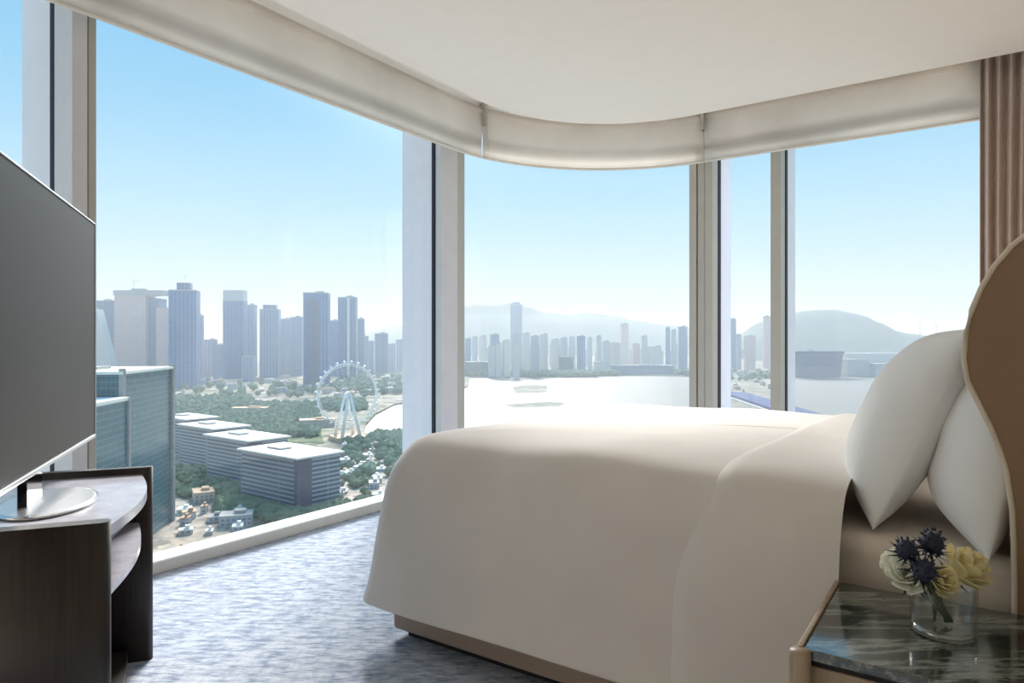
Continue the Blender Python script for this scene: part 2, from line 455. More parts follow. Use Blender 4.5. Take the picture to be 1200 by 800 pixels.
# ------------------------------------------------------------------ bed
bed = thing('bed', 'double bed with taupe base and brown winged headboard', 'bed', W(-1, 1, 0))
m = MB(); m.obox(W(-.05, .04, 0), U * -2.0, V * 1.92, ZV * .035); part(m, 'plinth', M['plinth'], bed)
m = MB(); m.obox(W(0, 0, .03), U * -2.1, V * 2.0, ZV * .35); part(m, 'base', M['bed_base'], bed, .015)
m = MB(); m.obox(W(-.02, .015, .38), U * -2.09, V * 1.97, ZV * .30); part(m, 'mattress', M['sheet'], bed, .05, seg=4)
m = MB(); m.obox(W(-2.16, 0.0, 0.05), U * -.14, V * 2.0, ZV * 1.42); part(m, 'headboard', M['leather'], bed, .04, seg=4)
prof = [(-2.30, .04), (-2.036, .04), (-2.036, .30), (-2.035, .62), (-2.034, .72), (-2.031, .81), (-2.02, .90), (-2.006, .955), (-1.988, 1.005), (-1.965, 1.06), (-1.946, 1.105), (-1.938, 1.16), (-1.943, 1.22), (-1.954, 1.275), (-1.972, 1.325), (-1.997, 1.375), (-2.03, 1.42), (-2.075, 1.46), (-2.13, 1.49), (-2.20, 1.505), (-2.30, 1.51)]
for side, (v0, v1_) in enumerate(((-.062, -.002), (2.002, 2.062))):
    m = MB(); b0 = len(prof)
    m.v = [tuple(W(u, v0, z)) for u, z in prof] + [tuple(W(u, v1_, z)) for u, z in prof]
    m.face(list(range(b0))); m.face(list(range(b0, 2 * b0))[::-1])
    for i in range(b0):
        j = (i + 1) % b0; m.face((i, b0 + i, b0 + j, j))
    wg = part(m, 'headboard_wing', M['leather'], bed)
    bmx = bmesh.new(); bmx.from_mesh(wg.data); bmesh.ops.recalc_face_normals(bmx, faces=bmx.faces); bmx.to_mesh(wg.data); bmx.free()
    m = MB(); m.tube([W(u + .002, (v0 if side == 0 else v1_), z) for u, z in prof[1:]], .006, 8)
    part(m, 'piping', M['piping'], wg, label='pale piping along the wing edge')

# duvet: loops from hem to crown
def dwr(u, v, z):
    """soft unevenness of the bedding"""
    p = W(u, v, z)
    return noise.noise(p * 1.7 + Vector((3, 1, 5))) * .016 + noise.noise(p * 4.5) * .006
def uloop(o, head, rad, n=14, ns=26):
    """open loop round the foot at outward offset o"""
    r = max(rad + o, .02) if o < 0 else max(rad - .9 * o, .03); pts = []
    fu, v0, v1_ = o, -o, 2.0 + o
    for i in range(ns): pts.append((head + (fu - r - head) * i / ns, v0))
    for i in range(n + 1):
        a = -PI / 2 + (PI / 2) * i / n; pts.append((fu - r + r * math.cos(a), v0 + r + r * math.sin(a)))
    for i in range(1, 12): pts.append((fu, v0 + r + (v1_ - v0 - 2 * r) * i / 12))
    for i in range(n + 1):
        a = (PI / 2) * i / n; pts.append((fu - r + r * math.cos(a), v1_ - r + r * math.sin(a)))
    for i in range(1, ns + 1): pts.append((fu - r + (head - fu + r) * i / ns, v1_))
    return pts
HEAD = -1.655
def crown(i): return i
PROFILE = [(.088, .15), (.082, .175), (.070, .25), (.062, .36), (.055, .46), (.047, .55), (.036, .63), (.020, .69), (-.006, .738), (-.038, .772), (-.08, .793), (-.13, .804), (-.21, .810), (-.34, .814), (-.55, .815), (-.75, .817), (-.97, .818)]
rows = []
for o, z in PROFILE:
    row = []
    for (u, v) in uloop(o, HEAD, .13):
        n_ = dwr(u, v, z); k = max(0.0, min(1.0, (z - .6) / .2))
        cu_ = min(1, max(0, (u + 1.66) / .25)); zz = z + n_ * k * 1.1 - (1 - cu_) * .02 * k
        ow = n_ * (1 - k) * .8
        c = Vector((u + .95 if u > -.3 else 0, v - 1.0)); c = c.normalized() if c.length > 0 else c
        # sag of the hem along the side
        if z < .2: zz += .006 * math.sin(u * 3.3) + .004 * math.sin(v * 5 + u * 7)
        row.append(W(u + c.x * ow, v + c.y * ow, zz))
    rows.append(row)
rows.append([W(min(u, -.985), 1.0, .818 + dwr(min(u, -.985), 1.0, .82) * 1.1 - (1 - min(1, max(0, (u + 1.66) / .25))) * .02) for u, v in uloop(-.99, HEAD, .13)])
m = MB(); m.grid(rows)
dv = m.build('duvet', M['bedding'], origin=W(-.8, 1, .14))
tag(dv, 'plump white duvet draped over the bed down to the base', 'duvet')
md = dv.modifiers.new('Solid', 'SOLIDIFY'); md.thickness = .016; md.offset = -1
md = dv.modifiers.new('Sub', 'SUBSURF'); md.levels = 1; md.render_levels = 2
# turned-back upper end, one layer thicker
rows = []
path = []
for o, z in PROFILE: path.append((-o, z))
for o, z in PROFILE[-2::-1]: path.append((2 + o, z))
def edge_u(v, z):
    k = max(0.0, min(1.0, (.80 - z) / .3)); return -1.30 + .11 * k + .012 * math.sin(v * 6) - .03 * v * (1 - k)
M_ = 22
for i in range(M_ + 1):
    t = i / M_; row = []
    for (v, z) in path:
        e = edge_u(v, z); u = e + (HEAD - .012 - e) * t
        lift = .030 * min(1.0, t * 6) ** .5 if t > 0 else .001
        n_ = dwr(u, v, z); k = max(0.0, min(1.0, (z - .6) / .2)); cu_ = min(1, max(0, (u + 1.66) / .25))
        zz = z + n_ * k * 1.1 - (1 - cu_) * .02 * k + lift * k
        sgn = -1 if v < 1 else 1
        vv = v + sgn * (lift * (1 - k) + n_ * (1 - k) * .8)
        if z < .2: zz += .006 * math.sin(u * 3.3)
        row.append(W(u, vv, zz))
    rows.append(row)
m = MB(); m.grid(rows, flip=True)
tb = part(m, 'turned_back_edge', M['bedding'], dv, label='turned back upper end of the duvet')
md = tb.modifiers.new('Sub', 'SUBSURF'); md.levels = 1; md.render_levels = 2

def pillow(label, base, top, v0, v1_, th, mat, seed=0, tilt=0.0):
    """base, top: (u,z) of the lower and upper seam; v0..v1_: width"""
    b = Vector(base); t = Vector(top); up = (t - b); H = up.length; up = up.normalized(); nr = Vector((up.y, -up.x))
    wv = (v1_ - v0) / 2; N = 22
    def pt(x, y, s):
        xx = abs(x); yy = abs(y)
        pin = 1 - .055 * (1 - yy ** 2) * xx ** 3          # sides draw in between the corners
        pin2 = 1 - .05 * (1 - xx ** 2) * yy ** 3
        f = max(0.0, (1 - xx ** 3.2)) ** .55 * max(0.0, (1 - yy ** 3.0)) ** .6
        k = .42 if s < 0 else 1.0
        wr = noise.noise(Vector((x * 2 + seed, y * 2, seed * 3.1))) * .012 + noise.noise(Vector((x * 5, y * 5 + seed, 1))) * .005
        d = s * f * th * k + wr * f
        q = b + up * (H / 2) * (1 + y * pin2) + nr * d
        # slump: lower part bulges
        q = q + nr * (.02 * (1 - y) * f if s > 0 else 0)
        vv = (v0 + v1_) / 2 + wv * x * pin + tilt * (y)
        return W(q.x, vv, q.y)
    m = MB()
    lin_ = [math.sin(PI / 2 * (-1 + 2 * i / N)) for i in range(N + 1)]
    m.grid([[pt(x, y, 1) for x in lin_] for y in lin_], flip=True)
    m.grid([[pt(x, y, -1) for x in lin_] for y in lin_])
    c = W((b.x + t.x) / 2, (v0 + v1_) / 2, b.y)
    o = m.build('pillow', mat, origin=c); tag(o, label, 'pillow', 'pillows on the bed')
    w = o.modifiers.new('Weld', 'WELD'); w.merge_threshold = .003
    md = o.modifiers.new('Sub', 'SUBSURF'); md.levels = 1; md.render_levels = 2
    return o
pillow('white pillow leaning in front, right above the duvet', (-1.73, .69), (-1.955, 1.235), .06, .82, .155, M['pillow'], 1)
pillow('white pillow behind the front one, tight against the brown wing', (-1.985, .675), (-2.06, 1.17), -.03, .72, .145, M['pillow'], 4)

# ------------------------------------------------------------------ nightstand, vase and flowers
NT_Z = .58
NSu0, NSu1, NSv0, NSv1 = -1.672, -2.20, -.535, -.075
ns = thing('nightstand', 'bedside table with dark polished marble top and beige wood frame', 'nightstand', W((NSu0 + NSu1) / 2, (NSv0 + NSv1) / 2, 0))
m = MB(); m.obox(W(NSu0, NSv0, NT_Z - .022), U * (NSu1 - NSu0), V * (NSv1 - NSv0), ZV * .022); part(m, 'marble_top', M['marble'], ns, .003)
m = MB(); m.obox(W(NSu0 - .006, NSv0 + .006, .06), U * (NSu1 - NSu0 + .012), V * (NSv1 - NSv0 - .012), ZV * (NT_Z - .022 - .012 - .06)); part(m, 'body', M['oak'], ns, .004)
m = MB(); m.obox(W(NSu0 - .012, NSv0 + .012, .0), U * (NSu1 - NSu0 + .03), V * (NSv1 - NSv0 - .03), ZV * .06); part(m, 'plinth', M['plinth'], ns)
m = MB(); m.obox(W(NSu0 - .006, NSv0 + .01, NT_Z - .036), U * (NSu1 - NSu0 + .012), V * (NSv1 - NSv0 - .02), ZV * .014); part(m, 'shadow_gap', M['plinth'], ns)
m = MB(); m.obox(W(NSu0 + .001, NSv0, NT_Z - .05), U * .012, V * (NSv1 - NSv0), ZV * .053); part(m, 'front_rim', M['oak'], ns, .003)
for z in (.09, .32):
    m = MB(); m.obox(W(NSu0 - .006, NSv0 + .03, z), U * .016, V * (NSv1 - NSv0 - .06), ZV * .20)
    dr = part(m, 'drawer', M['oak'], ns, .003)
    m = MB(); m.tube([W(NSu0 + .03, (NSv0 + NSv1) / 2 - .05, z + .13), W(NSu0 + .03, (NSv0 + NSv1) / 2 + .05, z + .13)], .006, 8); part(m, 'handle', M['metal'], dr)
m = MB(); c = W(NSu0 + .004, NSv0 - .012, 0)
m.lathe(c, [(0, 0), (.02, 0), (.021, .003), (.021, NT_Z - .006), (.018, NT_Z + .001), (0, NT_Z + .002)], 24); part(m, 'corner_post', M['oak'], ns)

VC = W(-1.902, -.285, NT_Z)
va = thing('vase', 'clear glass cylinder vase on the dark marble top', 'vase', VC)
m = MB(); R = .062; m.lathe(VC + ZV * .001, [(0, 0), (R - .004, 0), (R, .004), (R, .105), (R - .0015, .107), (R - .004, .105), (R - .005, .018), (R - .012, .012), (0, .011)], 40); part(m, 'glass_body', M['vase'], va)
m = MB(); m.lathe(VC + ZV * .003, [(0, 0), (R - .006, 0), (R - .003, .004), (R - .006, .011), (R - .012, .012), (0, .011)], 40); part(m, 'thick_base', M['base_glass'], va, label='thick pale glass base')

def rose(label, c, r, mat, axis, stem_to, n=17):
    c = Vector(c); ax = Vector(axis).normalized(); root = thing('rose', label, 'flower', c, 'roses in the glass vase')
    q = Vector((0, 0, 1)).rotation_difference(ax)
    m = MB()
    for k in range(n):
        ring = k / (n - 1); th = k * 2.39996; op = .25 + .85 * ring            # opening angle
        pr = r * (.30 + .70 * ring); wd = r * (.55 + .55 * ring)
        rows = []
        for i in range(7):
            s = i / 6; row = []
            for j in range(7):
                x = (j / 6 - .5) * 2
                wdt = wd * (math.sin(PI * (.12 + .72 * s)) ** .7)
                rad = pr * (.25 + .75 * math.sin(min(1, s * 1.05) * PI / 2)) + (.22 * r * ring) * max(0, s - .7) * 3
                a = th + x * wdt / max(pr, 1e-4) * .55
                z = r * (-.55 + 1.25 * s * math.cos(op * .9) + .25 * s * (1 - ring)) - .10 * r * x * x * s + random.uniform(-.03, .03) * r
                row.append(c + q @ Vector((rad * math.cos(a), rad * math.sin(a), z)))
            rows.append(row)
        m.grid(rows)
    b = part(m, 'bloom', mat, root); md = b.modifiers.new('Solid', 'SOLIDIFY'); md.thickness = .0012
    st = Vector(stem_to); m = MB(); m.tube([c - ax * r * .4, c - ax * r * 1.0 + (st - c) * .25, st], .0026, 8); part(m, 'stem', M['stem'], root)
    m = MB()
    for k in range(5):
        th = k * 2 * PI / 5; d = q @ Vector((math.cos(th), math.sin(th), -.1)); s_ = q @ Vector((-math.sin(th), math.cos(th), 0))
        o_ = c - ax * r * .55
        m.grid([[o_ - s_ * .003, o_ + s_ * .003], [o_ + d * r * .5 - s_ * .006, o_ + d * r * .5 + s_ * .006], [o_ + d * r * .9 + ax * r * .15 - s_ * .001, o_ + d * r * .9 + ax * r * .15 + s_ * .001]])
    part(m, 'sepals', M['stem'], root)
def thistle(label, c, r, axis, stem_to, thick=.003):
    c = Vector(c); ax = Vector(axis).normalized(); root = thing('thistle', label, 'flower', c, 'thistles in the glass vase')
    q = Vector((0, 0, 1)).rotation_difference(ax); m = MB()
    bm = bmesh.new(); bmesh.ops.create_icosphere(bm, subdivisions=2, radius=1)
    for vtx in bm.verts:
        d = vtx.co.normalized(); o_ = c + q @ Vector((d.x * r * .72, d.y * r * .72, d.z * r * .95))
        nn = q @ d; t1 = nn.orthogonal().normalized() * r * .13; t2 = nn.cross(t1).normalized() * r * .13
        b0 = len(m.v); m.v += [tuple(o_ + t1), tuple(o_ - t1 * .5 + t2), tuple(o_ - t1 * .5 - t2), tuple(o_ + nn * r * .28)]
        m.face((b0, b0 + 1, b0 + 3)); m.face((b0 + 1, b0 + 2, b0 + 3)); m.face((b0 + 2, b0, b0 + 3))
    bm.free()
    b0 = MB(); m.ball(c, r * .76, 2); part(m, 'flower_head', M['thistle'], root)
    m = MB()
    for k in range(13):
        th = k * 2 * PI / 13; d = q @ Vector((math.cos(th), math.sin(th), random.uniform(.1, .5))); s_ = q @ Vector((-math.sin(th), math.cos(th), 0))
        o_ = c - ax * r * .75; L = r * random.uniform(1.3, 1.75)
        rows = [[o_ - s_ * .002, o_ + s_ * .002]]
        for t in (.35, .6, .8): rows.append([o_ + d * L * t - s_ * r * .16 * (1.1 - t), o_ + d * L * t + s_ * r * .16 * (1.1 - t)])
        rows.append([o_ + d * L - s_ * .0002, o_ + d * L + s_ * .0002]); m.grid(rows)
    part(m, 'bracts', M['bract'], root)
    st = Vector(stem_to); m = MB(); m.tube([c - ax * r * .6, c.lerp(st, .5) - ax * .004, st], thick, 8); part(m, 'stem', M['stem'], root)
def vp(px, y, dd):      # a spot over the vase, dd metres nearer than its centre
    d = VC.y - dd; return Vector(((px - 600) / F * d, d, CAM_Z - (y - 400) / F * d))
base_pt = VC + ZV * .022
def bp(x, y=0): return base_pt + Vector((x, y, 0))
rose('white rose at the left of the posy, lowest by the vase rim', vp(1064, 674, .02), .040, M['rose_white'], (-.5, -.5, .6), bp(.02))
rose('small white rose at the upper left edge of the posy', vp(1049, 659, -.015), .031, M['rose_white'], (-.8, -.1, .6), bp(.015, .01))
rose('large cream yellow rose at the right of the posy', vp(1131, 666, .0), .050, M['rose_cream'], (.45, -.5, .7), bp(-.02))
rose('pale cream rose low in the posy between thistles and yellow rose', vp(1104, 680, .03), .032, M['rose_cream'], (.1, -.8, .4), bp(-.01, .01))
thistle('blue thistle at the top of the posy with the longest spikes', vp(1092, 636, .0), .030, (.1, -.2, 1), bp(.005))
thistle('blue thistle at the left of the posy above the white roses', vp(1062, 643, .025), .026, (-.5, -.4, .8), bp(.01))
thistle('lowest blue thistle, in the middle of the posy on a thick stem', vp(1083, 668, .055), .029, (-.2, -.8, .4), vp(1113, 727, .02), .0055)

# ------------------------------------------------------------------ television and its cabinet
FA = Vector((-1.053, 1.763, 0)); AX = Vector((-.363, .9318, 0)); BX = Vector((.9318, .363, 0))
def K(a, b, z=0): return FA + AX * a + BX * b + ZV * z
cab = thing('television_cabinet', 'dark wood television cabinet with curved open shelves', 'cabinet', K(.43, -.25, 0))
def slab(a0, a1, b_tip, depth, z0, z1):
    pts = []
    r = (a1 - a0) / 2 * .98
    for i in range(9):
        th = -PI / 2 + PI * i / 8
        pts.append((a0 + (a1 - a0) / 2 + r * math.sin(th), b_tip - r + r * math.cos(th)))
    pts += [(a1, b_tip - depth), (a0, b_tip - depth)]
    m = MB(); m.prism([(K(a, b).x, K(a, b).y) for a, b in pts], z0, z1, True); return m
o = part(slab(0, .05, .0, .56, 0, .727), 'side_panel', M['veneer'], cab)
o = part(slab(.838, .872, -.0, .56, 0, .727), 'side_panel', M['veneer'], cab)
def shelf_poly(bul, b0, back=-.53):
    pts = [(.05, b0)]
    for i in range(1, 20):
        t = i / 20; pts.append((.05 + .788 * t, b0 + bul * math.sin(PI * t) - .02 * t))
    pts += [(.838, b0 - .02), (.838, back), (.05, back)]
    return [(K(a, b).x, K(a, b).y) for a, b in pts]
m = MB(); m.prism(shelf_poly(.05, -.015), .672, .702); part(m, 'top_shelf', M['stone'], cab, label='grey stone top shelf')
m = MB(); m.prism(shelf_poly(.03, -.02), .655, .671); part(m, 'shelf_apron', M['veneer'], cab)
m = MB(); m.prism(shelf_poly(.04, -.025), .50, .522); part(m, 'shelf', M['stone'], cab, label='pale edged middle shelf')
m = MB(); m.prism(shelf_poly(.02, -.06), .02, .05); part(m, 'bottom_shelf', M['veneer'], cab)
m = MB(); m.obox(K(.0, -.56, 0), AX * .872, BX * .02, ZV * .727); part(m, 'back_panel', M['veneer'], cab)

tv = thing('television', 'large flat television standing on the dark cabinet', 'television', K(.41, -.241, .702))
a0, a1, z0, z1, b1 = -.34, 1.16, .815, 1.68, -.241
m = MB(); m.obox(K(a0, b1 - .045, z0), AX * (a1 - a0), BX * .035, ZV * (z1 - z0)); part(m, 'casing', M['black'], tv, .004)
m = MB(); m.obox(K(a0 + .008, b1 - .010, z0 + .012), AX * (a1 - a0 - .016), BX * .004, ZV * (z1 - z0 - .02)); part(m, 'screen', M['screen'], tv)
for (aa, zz, da, dz) in ((a0, z0 - .006, a1 - a0, .014), (a0, z1 - .004, a1 - a0, .006)):
    m = MB(); m.obox(K(aa, b1 - .046, zz), AX * da, BX * .043, ZV * dz); part(m, 'metal_trim', M['silver'], tv, .002)
m = MB(); m.obox(K(a1 - .002, b1 - .046, z0), AX * .006, BX * .043, ZV * (z1 - z0)); part(m, 'metal_trim', M['silver'], tv, .002)
m = MB(); m.obox(K(.33, b1 - .05, .71), AX * .16, BX * .025, ZV * .22); part(m, 'stand_neck', M['gloss_black'], tv, .004)
pl = [(K(.41 + .20 * math.cos(t), b1 + .01 + .12 * math.sin(t)).x, K(.41 + .20 * math.cos(t), b1 + .01 + .12 * math.sin(t)).y) for t in [2 * PI * i / 40 for i in range(40)]]
m = MB(); m.prism(pl, .7025, .714); bs = part(m, 'stand_base', M['silver'], tv, .003)
m = MB(); m.tube([K(.41 + .204 * math.cos(t), b1 + .01 + .124 * math.sin(t), .7075) for t in [2 * PI * i / 40 for i in range(41)]], .005, 8, False); part(m, 'chrome_rim', M['chrome'], bs, label='chrome rim of the stand')

# ------------------------------------------------------------------ the city below
exec_city = True
def land_mat(name, stops, sc, det=8):
    n = NT(name); c = n.coord(); a = n.noise(c, sc, det, .65); v = n.add('ShaderNodeTexVoronoi'); v.inputs['Scale'].default_value = sc * 3; n.l(c, v.inputs['Vector'])
    f = n.math('ADD', n.math('MULTIPLY', a, .7), n.math('MULTIPLY', v.outputs['Color'], .3))
    n.pbsdf(n.ramp(f, stops), .9, 0, .1); return n.m
M['land'] = land_mat('city_land', [(.36, srgb(84, 98, 76)), (.45, srgb(124, 126, 104)), (.52, srgb(186, 168, 148)), (.58, srgb(128, 126, 114)), (.68, srgb(206, 196, 182))], .012)
M['park'] = land_mat('park_grass', [(.35, srgb(58, 80, 50)), (.5, srgb(82, 104, 66)), (.65, srgb(116, 122, 84))], .02)
M['pave'] = land_mat('paved_lots', [(.35, srgb(120, 116, 108)), (.5, srgb(172, 160, 146)), (.62, srgb(206, 188, 168)), (.7, srgb(90, 100, 84))], .03)
M['mud'] = land_mat('mudflat', [(.35, srgb(120, 118, 104)), (.6, srgb(160, 154, 138))], .01)
M['hill'] = land_mat('wooded_hill', [(.35, srgb(58, 74, 58)), (.6, srgb(84, 96, 76))], .002)
n = NT('bay_water'); c = n.coord(scale=(.02, .05, 1)); h = n.noise(c, 1.0, 5, .6)
n.pbsdf(srgb(138, 136, 129), .6, 0, .08); n.bump(h, .25, 6.0); M['water'] = n.m

def poly_obj(name, pts, z0, z1, mat):
    m = MB(); m.prism([(p[0], p[1]) for p in pts], z0, z1); return m.build(name, mat)
def gp(*pp): return [ground(x, y) for x, y in pp]
# water sheet
o = poly_obj('bay_water', [(-9000, 120), (9000, 120), (14000, 16000), (-14000, 16000)], GZ - 12, GZ - 4, M['water'])
tag(o, 'pale silvery water of the bay between the city and the hills', 'water', kind='stuff')
struct(poly_obj('city_ground', [(-2600, 150), (40, 150), (10, 420)] + [tuple(q[:2]) for q in gp((560, 556), (470, 516), (440, 514), (426, 505), (428, 497), (440, 484), (462, 473), (520, 462), (548, 452), (552, 437.5))] + [(-250, 5200), (-5200, 5600)], GZ - 8, GZ, M['land']), 'flat city district beyond the left windows', 'ground')
struct(poly_obj('park_ground', gp((204, 512), (380, 520), (372, 490), (370, 474), (206, 478)), GZ - .5, GZ + .4, M['park']), 'green park lawn around the observation wheel', 'ground')
struct(poly_obj('paved_ground', gp((150, 660), (420, 660), (452, 590), (452, 524), (384, 524), (384, 610), (290, 618), (260, 575), (200, 580)), GZ - .5, GZ + .5, M['pave']), 'paved streets and lots under the window', 'ground')
far_shore = [(545, 441), (600, 441.5), (660, 439), (720, 438.5), (760, 439), (800, 440), (835, 441), (836, 470), (862, 486), (930, 492), (914, 470), (905, 446), (930, 441.5), (1000, 440), (1040, 441), (1080, 440), (1300, 439)]
struct(poly_obj('far_shore_ground', [tuple(q[:2]) for q in gp(*far_shore)] + [(9000, 9000), (-2500, 9000), (-400, 5100)], GZ - 8, GZ, M['mud']), 'far shore of the bay carrying the distant city', 'ground')
for k, (pp, lab) in enumerate((([(600, 452), (622, 449), (642, 451), (640, 458), (604, 459)], 'shallow mudbank in the bay'), ([(592, 472), (640, 469), (662, 470), (655, 474), (600, 475.5)], 'thin mudbank in the bay'))):
    struct(poly_obj('mudbank_ground', [tuple(q[:2]) for q in gp(*pp)], GZ - 6, GZ - 3.6, M['mud']), lab, 'ground')

F_ = {}
F_['blue'] = facade('blue_glass_facade', srgb(122, 144, 176), srgb(66, 98, 148), 7, 11, .25, .3)
F_['deep'] = facade('deep_blue_facade', srgb(84, 124, 172), srgb(34, 76, 136), 8, 12, .2, .3)
F_['grey'] = facade('grey_blue_facade', srgb(148, 162, 184), srgb(84, 108, 146), 7, 12, .3, .35)
F_['pink'] = facade('raw_concrete_facade', srgb(222, 186, 178), srgb(190, 166, 168), 5, 7, .4, .3, .8)
F_['slate'] = facade('slate_facade', srgb(108, 130, 158), srgb(66, 94, 134), 8, 11, .25, .3)
F_['white'] = facade('white_apartment_facade', srgb(214, 210, 206), srgb(132, 138, 148), 3.4, 4, .5, .45, .7)
F_['apt'] = facade('grey_apartment_facade', srgb(182, 184, 188), srgb(116, 126, 142), 3.4, 4, .45, .4, .7)
F_['tan'] = facade('tan_apartment_facade', srgb(198, 184, 172), srgb(126, 124, 128), 3.4, 4, .45, .4, .7)
F_['teal'] = facade('teal_glass_facade', srgb(104, 140, 146), srgb(46, 90, 100), 4.2, 3, .14, .1, .25)
F_['stripe'] = facade('striped_office_facade', srgb(164, 172, 184), srgb(66, 80, 100), 4.0, 60, .42, .01, .4)
F_['core'] = facade('purple_grey_core', srgb(98, 92, 106), srgb(84, 80, 96), 4.0, 6, .3, .2, .6)
F_['navy'] = facade('navy_glass_facade', srgb(64, 84, 124), srgb(44, 62, 104), 6, 8, .2, .15)
M['roof_white'] = plain('white_roof', srgb(236, 232, 224), .8, var=.06, scale=.2)
M['roof_grey'] = plain('grey_roof', srgb(176, 172, 168), .8, var=.12, scale=.2)
M['roof_tan'] = plain('tan_roof', srgb(206, 168, 136), .8, var=.15, scale=.2)
M['roof_blue'] = plain('blue_roof', srgb(44, 68, 118), .95, var=.08, scale=.05)
M['white_steel'] = plain('white_steel', srgb(240, 240, 238), .5, var=.02)
M['capsule'] = plain('capsule_shell', srgb(226, 236, 244), .3, var=.03)

FOOT = []
def free(x, y, r): return all((x - a) ** 2 + (y - b) ** 2 > (r + c) ** 2 for a, b, c in FOOT)
def block(px0, px1, yt, yb, style, label, cat='building', name='tower', group=None, yaw=None, deep=None, roof='roof_grey', crown=None, extras=None):
    d = (CAM_Z - GZ) * F / (yb - 400.0)
    xa, xb = (px0 - 600) / F * d, (px1 - 600) / F * d
    top = CAM_Z - (yt - 400) / F * d
    c = Vector(((xa + xb) / 2, d, GZ)); w = xb - xa; dp = deep or max(18.0, w * .8)
    if yaw is None: yaw = random.uniform(-.25, .25) - math.atan2(c.x, c.y) * .5
    view = math.atan2(-c.x, c.y)            # facing angle seen from the window
    rel = yaw - view
    s = w / (abs(math.cos(rel)) + abs(math.sin(rel)) * dp / w) / 1.0
    sx = s; sy = min(dp, s * dp / w)
    r = Matrix.Rotation(yaw, 3, 'Z')
    cen = c + Vector((0, sy * .6, 0)) * .5
    rad = math.hypot(sx, sy) / 2
    if group and group.startswith('low') and not free(cen.x, cen.y, rad * .8): return None
    FOOT.append((cen.x, cen.y, rad))
    root = thing(name, label, cat, (cen.x, cen.y, GZ), group)
    m = MB(); m.box((cen.x, cen.y, (GZ + top) / 2), (sx, sy, top - GZ), yaw); part(m, 'body', F_[style], root)
    m = MB(); t = max(1.0, min(4.0, (top - GZ) * .012)); m.box((cen.x, cen.y, top + t / 2), (sx * 1.02, sy * 1.02, t), yaw); part(m, 'parapet', M[roof], root)
    if crown:
        cw, cy, cs = crown; ct = CAM_Z - (cy - 400) / F * d
        m = MB(); m.box((cen.x, cen.y, (top + t + ct) / 2), (sx * cw, sy * cw, ct - top - t), yaw); part(m, 'crown', F_[cs], root)
    else:
        m = MB(); h = max(2.5, min(6.0, (top - GZ) * .03)); q = r @ Vector((sx * .12, sy * .05, 0)); m.box((cen.x + q.x, cen.y + q.y, top + t + h / 2), (sx * .35, sy * .4, h), yaw); part(m, 'rooftop_plant', M[roof], root)
    return root, cen, sx, sy, top, yaw, d

# --- left skyline
block(108, 134, 353, 446, 'slate', 'teal grey tower half hidden behind the television edge', roof='roof_grey')
# pale tower with a slanted side
d = 2300.0
m = MB(); xs = lambda p: (p - 600) / F * d
zs = lambda y: CAM_Z - (y - 400) / F * d
q = [(xs(100), zs(362)), (xs(113), zs(362)), (xs(131), zs(432)), (xs(131), GZ), (xs(100), GZ)]
root = thing('tower', 'pale tower with a slanted right side at the television edge', 'building', (xs(112), d, GZ))
b0 = len(q); m.v = [(x, d, z) for x, z in q] + [(x, d + 40, z) for x, z in q]
m.face(list(range(b0))[::-1]); m.face(list(range(b0, 2 * b0)))
for i in range(b0): j = (i + 1) % b0; m.face((i, j, b0 + j, b0 + i))
part(m, 'body', F_['white'], root)
m = MB(); m.obox((xs(104), d + 8, zs(362)), (14, 0, 0), (0, 20, 0), (0, 0, 6)); part(m, 'rooftop_plant', M['roof_grey'], root)
# unfinished pink tower in three bays
d = (CAM_Z - GZ) * F / 47.0
root = thing('tower', 'unfinished pinkish concrete tower in three bays under a flat cap', 'building', (xs(152) * d / 2300, d, GZ))
X = lambda p: (p - 600) / F * d
Z = lambda y: CAM_Z - (y - 400) / F * d
for nm, a, b, y, dep, st in (('left_bay', 134, 171, 346, 70, 'pink'), ('recessed_core', 171, 183, 349, 60, 'slate'), ('right_bay', 183, 197, 360, 66, 'pink')):
    m = MB(); m.obox((X(a), d + (18 if st == 'slate' else 0), GZ), (X(b) - X(a), 0, 0), (0, dep, 0), (0, 0, Z(y) - GZ)); part(m, nm, F_[st], root)
m = MB(); m.obox((X(133), d - 3, Z(346)), (X(191) - X(133), 0, 0), (0, 60, 0), (0, 0, Z(340) - Z(346))); part(m, 'cap_slab', M['roof_grey'], root)
m = MB(); m.obox((X(150), d + 20, Z(340)), (X(166) - X(150), 0, 0), (0, 20, 0), (0, 0, 8)); part(m, 'rooftop_plant', M['roof_grey'], root)
def crane(px, ytop, ybot, d, label, arm=40):
    x = (px - 600) / F * d; z0_ = CAM_Z - (ybot - 400) / F * d; z1_ = CAM_Z - (ytop - 400) / F * d
    root = thing('tower_crane', label, 'crane', (x, d, z0_), 'tower cranes on the skyline')
    m = MB(); m.obox((x - 1, d - 1, z0_), (2, 0, 0), (0, 2, 0), (0, 0, z1_ - z0_)); part(m, 'mast', M['white_steel'], root)
    m = MB(); m.obox((x - arm * .3, d - .8, z0_ + (z1_ - z0_) * .7), (arm, 0, 0), (0, 1.6, 0), (0, 0, 1.8)); part(m, 'jib', M['white_steel'], root)
crane(157, 326, 340, d + 25, 'slim tower crane on the unfinished pink tower')
crane(217, 321, 328, 2700, 'slim tower crane over the crowned blue tower', 30)
